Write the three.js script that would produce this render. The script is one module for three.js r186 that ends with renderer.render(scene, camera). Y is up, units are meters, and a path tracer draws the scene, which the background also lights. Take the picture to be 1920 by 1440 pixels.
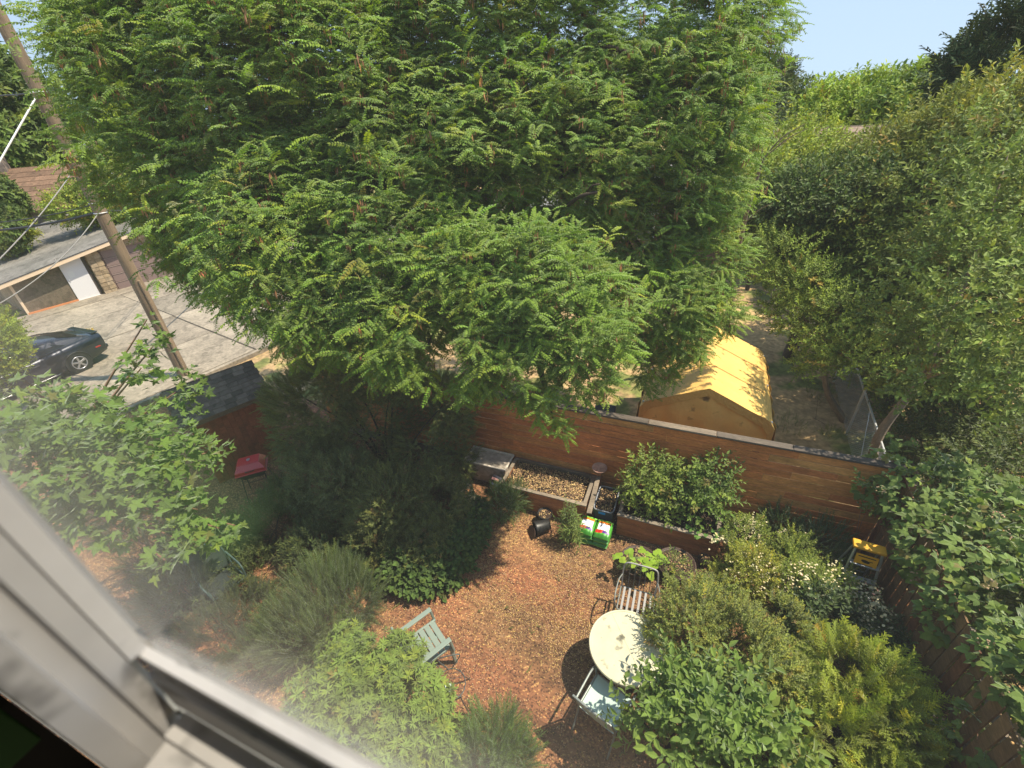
import * as THREE from 'three';
import { RoundedBoxGeometry } from 'three/addons/geometries/RoundedBoxGeometry.js';
import { mergeGeometries } from 'three/addons/utils/BufferGeometryUtils.js';

// ---------------------------------------------------------------- camera, sky, sun, exposure
const scene = new THREE.Scene();
const CAM_H = 7.0;
const camera = new THREE.PerspectiveCamera(2 * Math.atan(720 / 850) * 180 / Math.PI, 4 / 3, 0.01, 900);
{
  const X = new THREE.Vector3(0.99778516, -0.05632596, 0.03538594);
  const Y = new THREE.Vector3(0.06651901, 0.84488939, -0.53078917);
  const Z = new THREE.Vector3(0, 0.53196739, 0.84676484);
  camera.quaternion.setFromRotationMatrix(new THREE.Matrix4().makeBasis(X, Y, Z));
  camera.position.set(0, CAM_H, 0);
}
camera.focus = 8;
camera.userData.fStop = 2.4;
const renderer = new THREE.WebGLRenderer({ antialias: true });
renderer.toneMapping = THREE.LinearToneMapping;
renderer.toneMappingExposure = 1.95;
renderer.shadowMap.enabled = true;
{
  const w = 64, h = 128, d = new Float32Array(w * h * 4);
  for (let j = 0; j < h; j++) {
    const el = ((j + 0.5) / h - 0.5) * Math.PI, t = Math.max(0, Math.sin(el));
    const k = Math.pow(1 - t, 3);
    const c = [0.28 + 0.085 * k, 0.405 + 0.085 * k, 0.62 + 0.03 * k];
    for (let i = 0; i < w; i++) { const o = (j * w + i) * 4; for (let q = 0; q < 3; q++) d[o + q] = c[q]; d[o + 3] = 1; }
  }
  const sky = new THREE.DataTexture(d, w, h, THREE.RGBAFormat, THREE.FloatType);
  sky.mapping = THREE.EquirectangularReflectionMapping; sky.magFilter = THREE.LinearFilter; sky.minFilter = THREE.LinearFilter; sky.needsUpdate = true;
  scene.background = sky; scene.environment = sky;
}
const sun = new THREE.DirectionalLight(new THREE.Color(1.0, 0.925, 0.78), 4.0);
sun.position.set(0.455 * 60, 0.885 * 60, 0.02 * 60); sun.target.position.set(0, 0, -8);
sun.position.z -= 8; sun.castShadow = true; sun.shadow.mapSize.set(4096, 4096);
Object.assign(sun.shadow.camera, { left: -40, right: 40, top: 40, bottom: -40, near: 1, far: 140 });
sun.name = 'sun'; sun.target.name = 'sun_target'; scene.add(sun, sun.target);

// ---------------------------------------------------------------- helpers
let seed = 12345;
const R = () => { seed = (seed + 0x6D2B79F5) | 0; let t = Math.imul(seed ^ (seed >>> 15), 1 | seed); t = (t + Math.imul(t ^ (t >>> 7), 61 | t)) ^ t; return ((t ^ (t >>> 14)) >>> 0) / 4294967296; };
const rr = (a, b) => a + (b - a) * R();
const V = (x, y, z) => new THREE.Vector3(x, y, z);
const lerp = (a, b, t) => a + (b - a) * t, clamp = (x, a = 0, b = 1) => Math.min(b, Math.max(a, x));
const hash3 = (x, y, z) => { let h = Math.imul(x, 374761393) ^ Math.imul(y, 668265263) ^ Math.imul(z, 2147483647 - 77777); h = Math.imul(h ^ (h >>> 13), 1274126177); return ((h ^ (h >>> 16)) >>> 0) / 4294967296; };
function noise3(x, y, z) {
  const xi = Math.floor(x), yi = Math.floor(y), zi = Math.floor(z); let a = x - xi, b = y - yi, c = z - zi;
  a = a * a * (3 - 2 * a); b = b * b * (3 - 2 * b); c = c * c * (3 - 2 * c);
  const q = (i, j, k) => hash3(xi + i, yi + j, zi + k);
  return lerp(lerp(lerp(q(0, 0, 0), q(1, 0, 0), a), lerp(q(0, 1, 0), q(1, 1, 0), a), b), lerp(lerp(q(0, 0, 1), q(1, 0, 1), a), lerp(q(0, 1, 1), q(1, 1, 1), a), b), c);
}
// value noise that repeats after p cells
const hash2 = (x, y) => hash3(x, y, 7);
function vn(x, y, p) {
  const xi = Math.floor(x), yi = Math.floor(y); let a = x - xi, b = y - yi; a = a * a * (3 - 2 * a); b = b * b * (3 - 2 * b);
  const m = (v) => ((v % p) + p) % p, x0 = m(xi), x1 = m(xi + 1), y0 = m(yi), y1 = m(yi + 1);
  return lerp(lerp(hash2(x0, y0), hash2(x1, y0), a), lerp(hash2(x0, y1), hash2(x1, y1), a), b);
}
const fbm = (u, v, p, oct = 4) => { let s = 0, a = 0.5, n = 0; for (let i = 0; i < oct; i++) { s += a * vn(u * p, v * p, p); n += a; a *= 0.5; p *= 2; } return s / n; };
function tex(w, h, fn, srgb = true) {
  const d = new Uint8Array(w * h * 4), o = [0, 0, 0];
  for (let j = 0; j < h; j++) for (let i = 0; i < w; i++) { fn(i / w, j / h, o, i, j); const k = (j * w + i) * 4; d[k] = clamp(o[0], 0, 255); d[k + 1] = clamp(o[1], 0, 255); d[k + 2] = clamp(o[2], 0, 255); d[k + 3] = 255; }
  const t = new THREE.DataTexture(d, w, h, THREE.RGBAFormat); t.wrapS = t.wrapT = THREE.RepeatWrapping; t.magFilter = THREE.LinearFilter; t.minFilter = THREE.LinearFilter;
  if (srgb) t.colorSpace = THREE.SRGBColorSpace; t.needsUpdate = true; return t;
}
const lin = (r, g, b) => new THREE.Color().setRGB(r, g, b);
function std(r, g, b, rough = 0.7, o = {}) { const m = new THREE.MeshStandardMaterial({ color: lin(r, g, b), roughness: rough, side: THREE.DoubleSide, ...o }); return m; }
function leafMat(r, g, b, o = {}) { return new THREE.MeshPhysicalMaterial({ color: lin(r, g, b), roughness: 1, transmission: 0.46, thickness: 0, clearcoat: 0.05, clearcoatRoughness: 0.42, side: THREE.DoubleSide, ...o }); }

// yard frame: s runs along the back fence, n from the fence towards the house
const YAW = -0.4203, UX = 0.913, UZ = 0.408, OZ = -7.49;
const F = (s, n, y = 0) => V(s * UX - n * UZ, y, OZ + s * UZ + n * UX);
// a place along a line of sight at a horizontal distance, or on a level y
const CQ = camera.quaternion.clone();
const ray = (u, v) => V((u - 960) / 850, (720 - v) / 850, -1).applyQuaternion(CQ);
const at = (u, v, D) => { const r = ray(u, v), k = D / Math.hypot(r.x, r.z); return V(r.x * k, CAM_H + r.y * k, r.z * k); };
const onY = (u, v, y = 0) => { const r = ray(u, v), k = (y - CAM_H) / r.y; return V(r.x * k, y, r.z * k); };

const taken = {};
const numbered = (n) => { const k = taken[n] = (taken[n] ?? -1) + 1; return k ? n + '_' + String(k).padStart(3, '0') : n; };
function mk(name, geo, mat, parent) { const m = new THREE.Mesh(geo, mat); m.name = parent ? name : numbered(name); m.castShadow = m.receiveShadow = true; (parent || scene).add(m); return m; }
function tag(o, label, category, group) { o.userData.label = label; o.userData.category = category; if (group) o.userData.group = group; return o; }
function thing(name, label, category, pos = [0, 0, 0], turn = 0, group) {
  const o = new THREE.Group(); o.name = numbered(name); scene.add(o);
  if (pos.isVector3) o.position.copy(pos); else o.position.set(...pos); o.rotation.y = turn;
  return tag(o, label, category, group);
}
function struct(name, geo, mat) { const m = mk(name, geo, mat); m.userData.kind = 'structure'; return m; }
function copyThing(src, label) { const c = src.clone(); c.name = numbered(src.name.replace(/_\d{3}$/, '')); scene.add(c); c.userData = { ...src.userData, label: label || src.userData.label }; return c; }

const T4 = (x = 0, y = 0, z = 0, rx = 0, ry = 0, rz = 0, s = 1) => new THREE.Matrix4().compose(V(x, y, z), new THREE.Quaternion().setFromEuler(new THREE.Euler(rx, ry, rz)), typeof s === 'number' ? V(s, s, s) : V(...s));
function uvm(g, k = 1, ox = 0, oy = 0) {   // uv in metres from the dominant face direction
  const p = g.attributes.position, n = g.attributes.normal, uv = new Float32Array(p.count * 2);
  for (let i = 0; i < p.count; i++) {
    const x = Math.abs(n.getX(i)), y = Math.abs(n.getY(i)), z = Math.abs(n.getZ(i)); let a, b;
    if (y >= x && y >= z) { a = p.getX(i); b = p.getZ(i); } else if (z >= x) { a = p.getX(i); b = p.getY(i); } else { a = p.getZ(i); b = p.getY(i); }
    uv[2 * i] = a * k + ox; uv[2 * i + 1] = b * k + oy;
  }
  g.setAttribute('uv', new THREE.BufferAttribute(uv, 2)); return g;
}
const box = (w, h, d, x = 0, y = 0, z = 0, rx = 0, ry = 0, rz = 0) => uvm(new THREE.BoxGeometry(w, h, d), 1, rr(0, 3), rr(0, 3)).applyMatrix4(T4(x, y, z, rx, ry, rz));
const rbox = (w, h, d, r, x = 0, y = 0, z = 0, rx = 0, ry = 0, rz = 0) => uvm(new RoundedBoxGeometry(w, h, d, 2, Math.min(r, w / 2.05, h / 2.05, d / 2.05)), 1, rr(0, 3), rr(0, 3)).applyMatrix4(T4(x, y, z, rx, ry, rz));
const cyl = (r1, r2, h, seg = 16, x = 0, y = 0, z = 0, rx = 0, ry = 0, rz = 0, open = false) => new THREE.CylinderGeometry(r1, r2, h, seg, 1, open).applyMatrix4(T4(x, y, z, rx, ry, rz));
const tube = (pts, r, seg = 0, rad = 6, closed = false) => new THREE.TubeGeometry(new THREE.CatmullRomCurve3(pts.map((p) => p.isVector3 ? p : V(...p)), closed, 'catmullrom', 0.35), seg || pts.length * 5, r, rad, closed);
const bar = (a, b, r, rad = 6) => { const A = a.isVector3 ? a : V(...a), B = b.isVector3 ? b : V(...b), d = B.clone().sub(A); const g = new THREE.CylinderGeometry(r, r, d.length(), rad); g.applyQuaternion(new THREE.Quaternion().setFromUnitVectors(V(0, 1, 0), d.clone().normalize())); g.translate((A.x + B.x) / 2, (A.y + B.y) / 2, (A.z + B.z) / 2); return g; };
const lathe = (pts, seg = 28) => new THREE.LatheGeometry(pts.map(([x, y]) => new THREE.Vector2(x, y)), seg);
const merge = (list) => mergeGeometries(list.map((g) => { g = g.index ? g.toNonIndexed() : g.clone(); for (const k of Object.keys(g.attributes)) if (!['position', 'normal', 'uv'].includes(k)) g.deleteAttribute(k); if (!g.attributes.uv) g.setAttribute('uv', new THREE.BufferAttribute(new Float32Array(g.attributes.position.count * 2), 2)); return g; }));
function poly(verts, tris, uvScale = 1) { const p = []; for (const t of tris) for (const i of t) p.push(...verts[i]); const g = new THREE.BufferGeometry(); g.setAttribute('position', new THREE.Float32BufferAttribute(p, 3)); g.computeVertexNormals(); return uvm(g, uvScale); }
const quad = (a, b, c, d) => poly([a, b, c, d].map((p) => p.isVector3 ? p.toArray() : p), [[0, 1, 2], [0, 2, 3]]);
function limb(pts, r0, r1, rad = 7) {   // a tapered, slightly wavering branch
  const c = new THREE.CatmullRomCurve3(pts), n = Math.max(6, pts.length * 5), g = new THREE.TubeGeometry(c, n, 1, rad), p = g.attributes.position, P = c.getSpacedPoints(n);
  for (let i = 0; i <= n; i++) for (let j = 0; j <= rad; j++) { const k = i * (rad + 1) + j, q = lerp(r0, r1, i / n) * (0.92 + 0.16 * hash3(i >> 1, j % rad, 3)); p.setXYZ(k, P[i].x + (p.getX(k) - P[i].x) * q, P[i].y + (p.getY(k) - P[i].y) * q, P[i].z + (p.getZ(k) - P[i].z) * q); }
  const uv = g.attributes.uv; const L = c.getLength(); for (let i = 0; i < uv.count; i++) uv.setXY(i, uv.getX(i) * L, uv.getY(i)); g.computeVertexNormals(); return g;
}

// ---------------------------------------------------------------- surface textures (colour, grain, stain)
const texWood = tex(1024, 256, (u, v, o) => {
  const w = v + 0.05 * fbm(u, v, 4, 3); const g = fbm(u * 1, w * 1, 8, 2), fine = vn(u * 32, w * 128, 128) * 0.5 + vn(u * 64, w * 64, 64) * 0.5, st = fbm(u, v, 3, 4);
  const l = 186 + 45 * (g - 0.5) + 60 * (fine - 0.5) + 70 * (st - 0.5); o[0] = l * 1.04; o[1] = l; o[2] = l * 0.95;
});
const texGrey = tex(1024, 1024, (u, v, o) => { const a = fbm(u, v, 4, 6), b = fbm(u + 0.37, v + 0.11, 64, 3), c = fbm(u + 0.5, v, 12, 3); const l = 190 + 80 * (a - 0.5) + 60 * (b - 0.5) + (c > 0.62 ? -22 : 0); o[0] = l * 1.01; o[1] = l; o[2] = l * 0.97; });
const texGrain = tex(512, 512, (u, v, o) => { const a = fbm(u, v, 32, 4), b = hash2(Math.floor(u * 512), Math.floor(v * 512)); const l = 128 + 150 * (a - 0.5) + 50 * (b - 0.5); o[0] = o[1] = o[2] = l; }, false);
const texPaint = tex(512, 512, (u, v, o) => { const a = fbm(u, v, 3, 3), b = fbm(u + 0.4, v + 0.2, 16, 4), d = fbm(u + 0.1, v + 0.7, 10, 4); const l = 214 + 26 * (a - 0.5) + 16 * (b - 0.5) - 120 * clamp((d - 0.68) * 5); o[0] = l; o[1] = l * 0.99; o[2] = l * 0.975; });
const texWrinkle = tex(512, 512, (u, v, o) => { let a = 0; for (let i = 0; i < 3; i++) { const n = fbm(u + i * 0.3, v + i * 0.17, 3 + i * 2, 3); a += (1 - Math.abs(2 * n - 1)) ** 4; } const l = 60 * a + 40 * fbm(u, v, 6, 3); o[0] = o[1] = o[2] = l; }, false);
const rep = (t, x, y) => { const c = t.clone(); c.repeat.set(x, y); c.needsUpdate = true; return c; };
const woodMap = rep(texWood, 0.45, 1.8), greyMap = rep(texGrey, 0.25, 0.25), barkMap = rep(texWood, 0.9, 2.2);
const wood = (r, g, b, ro = 0.75) => std(r, g, b, ro, { map: woodMap, bumpMap: woodMap, bumpScale: 0.0025 });
const M = {
  cedar: [wood(0.980, 0.445, 0.148), wood(0.980, 0.370, 0.121), wood(0.980, 0.508, 0.180), wood(0.910, 0.340, 0.121)],
  bed: [wood(0.638, 0.270, 0.112), wood(0.555, 0.228, 0.097), wood(0.722, 0.310, 0.130)],
  greyWood: [wood(0.351, 0.301, 0.251), wood(0.293, 0.251, 0.217), wood(0.419, 0.369, 0.309)],
  cap: [wood(0.13, 0.112, 0.10), wood(0.18, 0.155, 0.135)],
  oldFence: [wood(0.338, 0.202, 0.113), wood(0.290, 0.177, 0.105), wood(0.387, 0.242, 0.137), wood(0.338, 0.146, 0.081)],
  pole: wood(0.384, 0.298, 0.217), bark: std(0.16, 0.125, 0.09, 0.95, { map: barkMap, bumpMap: barkMap, bumpScale: 0.02 }),
  darkBark: std(0.10, 0.075, 0.06, 0.95, { map: barkMap, bumpMap: barkMap, bumpScale: 0.012 }), paleBark: std(0.45, 0.38, 0.30, 0.9, { map: barkMap }), redStem: std(0.30, 0.16, 0.10, 0.8), greenStem: std(0.20, 0.26, 0.09, 0.7),
  concrete: std(0.50, 0.43, 0.355, 0.92, { map: greyMap, bumpMap: greyMap, bumpScale: 0.006 }),
  black: std(0.02, 0.02, 0.022, 0.5), rubber: std(0.025, 0.025, 0.026, 0.85), steel: std(0.55, 0.55, 0.56, 0.35, { metalness: 0.85 }), zinc: std(0.62, 0.63, 0.64, 0.5, { metalness: 0.6 }),
  iron: std(0.23, 0.24, 0.22, 0.5, { metalness: 0.3 }), white: std(0.78, 0.78, 0.76, 0.5), soil: std(0.07, 0.045, 0.03, 1, { map: greyMap }),
};

// ---------------------------------------------------------------- leaves and foliage
// a leaf grows along +X, its upper face looks to +Y
function leafGeo(l, w, { fold = 0.18, droop = 0.15, wide = 0.42, fine = false } = {}) {
  const st = fine ? [[0, 0.05], [0.18, 0.62], [wide, 1], [0.72, 0.66], [1, 0.02]] : [[0, 0.05], [wide, 1], [1, 0.02]];
  const v = [], t = [];
  st.forEach(([x, q], i) => { const y = -droop * l * x * x, hw = q * w / 2; v.push([x * l, y, 0], [x * l, y + fold * hw * 2, hw], [x * l, y + fold * hw * 2, -hw]); if (i) { const a = (i - 1) * 3, b = i * 3; t.push([a, a + 1, b + 1], [a, b + 1, b], [a, b, b + 2], [a, b + 2, a + 2]); } });
  return poly(v, t);
}
function lobed(R0, lobes, { cup = 0.12, pet = 0.6 } = {}) {   // a palmate leaf: outline as radius against angle from the stalk
  const n = lobes.length, v = [[0.30 * R0, 0, 0]], t = [];
  lobes.forEach(([a, r]) => { const x = 0.30 * R0 + Math.cos(a) * r * R0, z = Math.sin(a) * r * R0; v.push([x, cup * R0 * (0.4 * Math.abs(z) / R0 - 0.9 * ((x / R0 - 0.3) ** 2)) , z]); });
  for (let i = 0; i < n - 1; i++) t.push([0, i + 2, i + 1]);
  const g = poly(v, t);
  const s = bar([-pet * R0, -0.12 * R0, 0], [0.3 * R0, 0, 0], 0.012 * R0 + 0.001, 3);
  return merge([g, s]);
}
const mapleOutline = []; { const tips = [[2.25, 0.55], [1.15, 0.86], [0, 1.0], [-1.15, 0.86], [-2.25, 0.55]]; mapleOutline.push([2.9, 0.3]);
  tips.forEach(([a, r], i) => { mapleOutline.push([a + 0.36, r * 0.62], [a + 0.17, r * 0.72], [a, r], [a - 0.17, r * 0.72], [a - 0.36, r * 0.62]); if (i < 4) mapleOutline.push([(a + tips[i + 1][0]) / 2, 0.36]); }); mapleOutline.push([-2.9, 0.3]); }
const grapeOutline = []; for (let i = 0; i <= 20; i++) { const a = 2.85 - 5.7 * i / 20; grapeOutline.push([a, (0.72 + 0.16 * Math.cos(a * 3) + 0.10 * Math.cos(a)) * (i % 2 ? 0.93 : 1.03)]); }
const tmpM = new THREE.Matrix4();
function basis(p, x, up, s) {   // matrix with X along x and Y near up
  const X = x.clone().normalize(), Z = X.clone().cross(up).normalize(); if (!(Z.lengthSq() > 0.5)) Z.set(0, 0, 1); const Y = Z.clone().cross(X);
  return new THREE.Matrix4().makeBasis(X, Y, Z).scale(V(s, s, s)).setPosition(p);
}
const rdir = () => { const z = rr(-1, 1), a = rr(0, 6.2832), q = Math.sqrt(1 - z * z); return V(q * Math.cos(a), z, q * Math.sin(a)); };
function locustLeaf(pairs, L, w) {
  const g = [], ps = []; const n = pairs; for (let i = 0; i <= n; i++) { const t = i / n; ps.push(V(L * t, 0.10 * L * Math.sin(t * 2.2) - 0.28 * L * t * t, 0.02 * L * Math.sin(t * 5))); }
  for (let i = 1; i <= n; i++) for (const sd of [-1, 1]) {
    const p = ps[i], k = 0.72 + 0.4 * Math.sin(Math.PI * i / n), lf = leafGeo(L * 0.175 * k, w * k, { fold: 0.14, droop: 0.2 });
    lf.applyMatrix4(T4(p.x, p.y, p.z, sd * rr(0.05, 0.4), -sd * rr(1.0, 1.3), rr(-0.2, 0.1))); g.push(lf);
  }
  const e = leafGeo(L * 0.17, w, {}); e.translate(ps[n].x, ps[n].y, ps[n].z); g.push(e); g.push(new THREE.TubeGeometry(new THREE.CatmullRomCurve3(ps), 5, 0.0022, 3));
  return merge(g);
}
function sprig(n, L, lf, { spread = 0.9, up = 0.3, whorl = false, tip = true, stem = 0.0025 } = {}) {   // a shoot along +X with n leaves
  const g = [bar([0, 0, 0], [L, 0, 0], stem, 3)];
  for (let i = 0; i < n; i++) { const t = whorl ? rr(0.72, 1) : (i + 0.6) / n, a = i * 2.4 + rr(-0.4, 0.4), m = basis(V(L * t, 0, 0), V(whorl ? rr(0.35, 0.9) : lerp(0.45, 1.1, t), Math.cos(a) * spread, Math.sin(a) * spread), V(1, 0.6, 0.1), rr(0.75, 1.15)); g.push(lf.clone().applyMatrix4(m)); }
  return merge(g);
}
function feather(L, n, l, { w = 0.006, flat = 0.25, twice = false } = {}) {   // a scaly, feathery shoot
  const g = [bar([0, 0, 0], [L, 0, 0], 0.003, 3)];
  for (let i = 0; i < n; i++) { const t = (i + 1) / n, sd = i % 2 ? 1 : -1, len = l * (1.15 - 0.75 * t) * rr(0.7, 1.2), d = V(0.75, rr(-flat, flat), sd * rr(0.5, 0.9)).normalize(), p = V(L * t, 0, 0);
    g.push(leafGeo(len, w, { fold: 0.3, droop: 0.1 }).applyMatrix4(basis(p, d, V(0, 1, 0), 1)));
    if (twice) for (let k = 1; k < 4; k++) { const q = p.clone().addScaledVector(d, len * k / 4); for (const z of [-1, 1]) g.push(leafGeo(len * 0.42, w, { fold: 0.3 }).applyMatrix4(basis(q, V(0.8, rr(-flat, flat), z * 0.7), V(0, 1, 0), 1))); } }
  return merge(g);
}
// points on lumpy crowns; each blob is { c, r } with r a number or [rx, ry, rz]
function crownPoints(blobs, n, { shell = 0.6, lump = 0.32, freq = 1.3, gap = 0.30, gapFreq = 1.6, bury = 0.62, low = -1, back = 0.5 } = {}) {
  const B = blobs.map((b) => ({ c: b.c, r: typeof b.r === 'number' ? V(b.r, b.r, b.r) : V(...b.r) })), w = []; let W = 0;
  for (const b of B) { W += Math.pow(b.r.x * b.r.y * b.r.z, 2 / 3); w.push(W); }
  const out = []; let tries = 0; const eye = V(0, CAM_H, 0);
  while (out.length < n && tries++ < n * 14) {
    const q = R() * W; let i = 0; while (w[i] < q) i++; const b = B[i], d = rdir(); if (d.y < low) continue;
    const toEye = eye.clone().sub(b.c).normalize(); if (d.dot(toEye) < -0.25 && R() > back) continue;
    const k = (shell + (1 - shell) * Math.sqrt(R())) * (R() < 0.10 ? rr(1.06, 1.34) : 1), p = V(b.c.x + d.x * b.r.x * k, b.c.y + d.y * b.r.y * k, b.c.z + d.z * b.r.z * k);
    const nz = noise3(p.x * freq + 9, p.y * freq, p.z * freq); p.addScaledVector(d, (nz - 0.5) * 2 * lump * Math.min(b.r.x, b.r.y));
    if (noise3(p.x * gapFreq, p.y * gapFreq + 31, p.z * gapFreq) < gap) continue;
    let hid = false; for (let j = 0; j < B.length && !hid; j++) if (j !== i) { const e = B[j], x = (p.x - e.c.x) / e.r.x, y = (p.y - e.c.y) / e.r.y, z = (p.z - e.c.z) / e.r.z; hid = x * x + y * y + z * z < bury * bury; }
    if (hid || p.y < 0.03) continue; out.push({ p, d: d.clone(), b });
  }
  return out;
}
const tint = (lo, hi, yellow = 0.15) => { if (R() < 0.02) { const q = rr(0.8, 1.5); return lin(q * 1.35, q * 0.72, q * 0.9); } const k = rr(lo, hi), y = R() < 0.12 ? yellow * 2.5 : rr(0, yellow); return lin(k * (1 + y), k * (1 + 0.35 * y), k * (1 - 0.6 * y)); };
// items: { m: Matrix4, c: Color }; single > 0 makes the nearest ones meshes of their own
function foliage(group, part, geos, mat, items, single = 0, singleName = 'leaf') {
  group.updateMatrixWorld(); const inv = group.matrixWorld.clone().invert();
  for (const it of items) it.m.premultiply(inv);
  if (single) {
    const gw = group.matrixWorld, e = V(0, 0, 0); const dist = (it) => e.setFromMatrixPosition(it.m).applyMatrix4(gw).distanceTo(camera.position);
    items.sort((a, b) => dist(a) - dist(b)); const vars = []; for (let i = 0; i < 5; i++) { const m = mat.clone(); m.color.copy(mat.color).multiply(tint(0.75, 1.25)); vars.push(m); }
    const one = items.slice(0, single); items = items.slice(single);
    one.forEach((it, i) => { const m = mk(singleName, geos[i % geos.length], vars[i % 5], group); it.m.decompose(m.position, m.quaternion, m.scale); });
  }
  geos.forEach((g, gi) => {
    const mine = items.filter((_, i) => i % geos.length === gi); if (!mine.length) return;
    const im = new THREE.InstancedMesh(g, mat, mine.length); im.name = part; im.castShadow = im.receiveShadow = true;
    mine.forEach((it, i) => { im.setMatrixAt(i, it.m); im.setColorAt(i, it.c); }); im.userData.kind = 'stuff'; group.add(im);
  });
}
const UP = V(0, 1, 0);
function dress(pts, { out = 0.7, up = 0.3, rand = 0.5, s = [0.8, 1.25], lo = 0.7, hi = 1.3, yel = 0.15, facing = 0.7 } = {}) {
  return pts.map(({ p, d }) => { const x = d.clone().multiplyScalar(out).addScaledVector(UP, up).addScaledVector(rdir(), rand); const n = UP.clone().multiplyScalar(facing).addScaledVector(d, 0.5).addScaledVector(rdir(), 0.45); return { m: basis(p, x, n, rr(...s)), c: tint(lo, hi, yel) }; });
}
function stems(group, base, ends, r0, mat, name = 'stem') {
  const gs = ends.map((e) => { const a = V(base.x + rr(-0.06, 0.06), base.y, base.z + rr(-0.06, 0.06)), m = a.clone().lerp(e, 0.5); m.y += 0.12 * a.distanceTo(e); m.x += rr(-0.1, 0.1); m.z += rr(-0.1, 0.1); return limb([a, m, e], r0, r0 * 0.25, 5); });
  const l = merge(gs); l.translate(-group.position.x, -group.position.y, -group.position.z); return mk(name, l, mat, group);
}
function shrub(name, label, cat, blobs, { n, geos, mat, stem = M.darkBark, r0 = 0.02, group, crown = 'foliage', pts = {}, look = {}, single = 0, base, noStem }) {
  const c = V(0, 0, 0); blobs.forEach((b) => c.add(b.c)); c.divideScalar(blobs.length); const g = thing(name, label, cat, base || [c.x, 0, c.z], 0, group);
  if (!noStem && cat === 'tree') { const hub = c.clone().lerp(g.position, 0.35); hub.y = c.y * 0.62; const L = (v) => v.clone().sub(g.position), q = g.position.clone().lerp(hub, 0.5); q.x += rr(-0.2, 0.2); q.z += rr(-0.2, 0.2); mk('trunk', limb([V(0, 0, 0), L(q), L(hub)], r0 * 1.5, r0 * 0.9, 8), stem, g); for (const b of blobs) { const m = hub.clone().lerp(b.c, 0.5); m.y += 0.1 * hub.distanceTo(b.c); m.x += rr(-0.15, 0.15); mk('limb', limb([L(hub), L(m), L(b.c)], r0 * 0.6, r0 * 0.15, 5), stem, g); } }
  else if (!noStem) stems(g, g.position, blobs.map((b) => b.c), r0, stem);
  foliage(g, crown, geos, mat, dress(crownPoints(blobs, n, pts), look), single); return g;
}
const bl = (u, v, D, r) => ({ c: at(u, v, D), r });
const bg = (u, v, y, r) => ({ c: onY(u, v, y), r });

// ---------------------------------------------------------------- the ground
{
  const dirt = tex(1024, 1024, (u, v, o) => { const a = fbm(u, v, 5, 6), b = fbm(u + 0.3, v + 0.7, 80, 3), g = fbm(u + 0.5, v + 0.2, 9, 5); const gr = clamp((g - 0.52) * 7); const k = 0.75 + 0.5 * a + 0.5 * (b - 0.5); o[0] = lerp(172, 112, gr) * k; o[1] = lerp(144, 118, gr) * k; o[2] = lerp(104, 62, gr) * k; });
  const dm = rep(dirt, 0.14, 0.14);
  const g = new THREE.PlaneGeometry(700, 700, 1, 1).rotateX(-Math.PI / 2).translate(0, -0.03, -120);
  struct('ground', uvm(g), std(1, 1, 1, 1, { map: dm, bumpMap: dm, bumpScale: 0.02 }));
  const mulch = tex(2048, 1024, (u, v, o, i, j) => {
    const big = fbm(u, v, 6, 4), mid = fbm(u + 0.21, v + 0.4, 40, 3);
    const c1 = vn(u * 512 + 40 * mid, v * 220, 256), c2 = vn(u * 260, v * 300 + 20 * mid, 256), k = 0.62 + 0.5 * (c1 * 0.55 + c2 * 0.45) + 0.5 * (big - 0.5) + 0.35 * (mid - 0.5);
    let r = 154, gg = 110, b = 78; const h = hash2(i >> 1, j >> 1); if (h > 0.93) { r = 214; gg = 172; b = 112; } else if (h < 0.12) { r = 96; gg = 66; b = 50; } const red = clamp((fbm(u + 0.6, v + 0.3, 10, 3) - 0.45) * 4);
    o[0] = r * k * lerp(0.98, 1.04, red); o[1] = gg * k * lerp(1.02, 0.97, red); o[2] = b * k * lerp(1.0, 0.97, red);
  });
  const pl = new THREE.PlaneGeometry(19, 8.5, 1, 1).rotateX(-Math.PI / 2); const m = struct('mulch_ground', pl, std(0.88, 0.86, 0.86, 1, { map: mulch, bumpMap: mulch, bumpScale: 0.015 }));
  m.position.copy(F(-2.6, 3.4, 0)); m.rotation.y = YAW;
}
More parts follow.
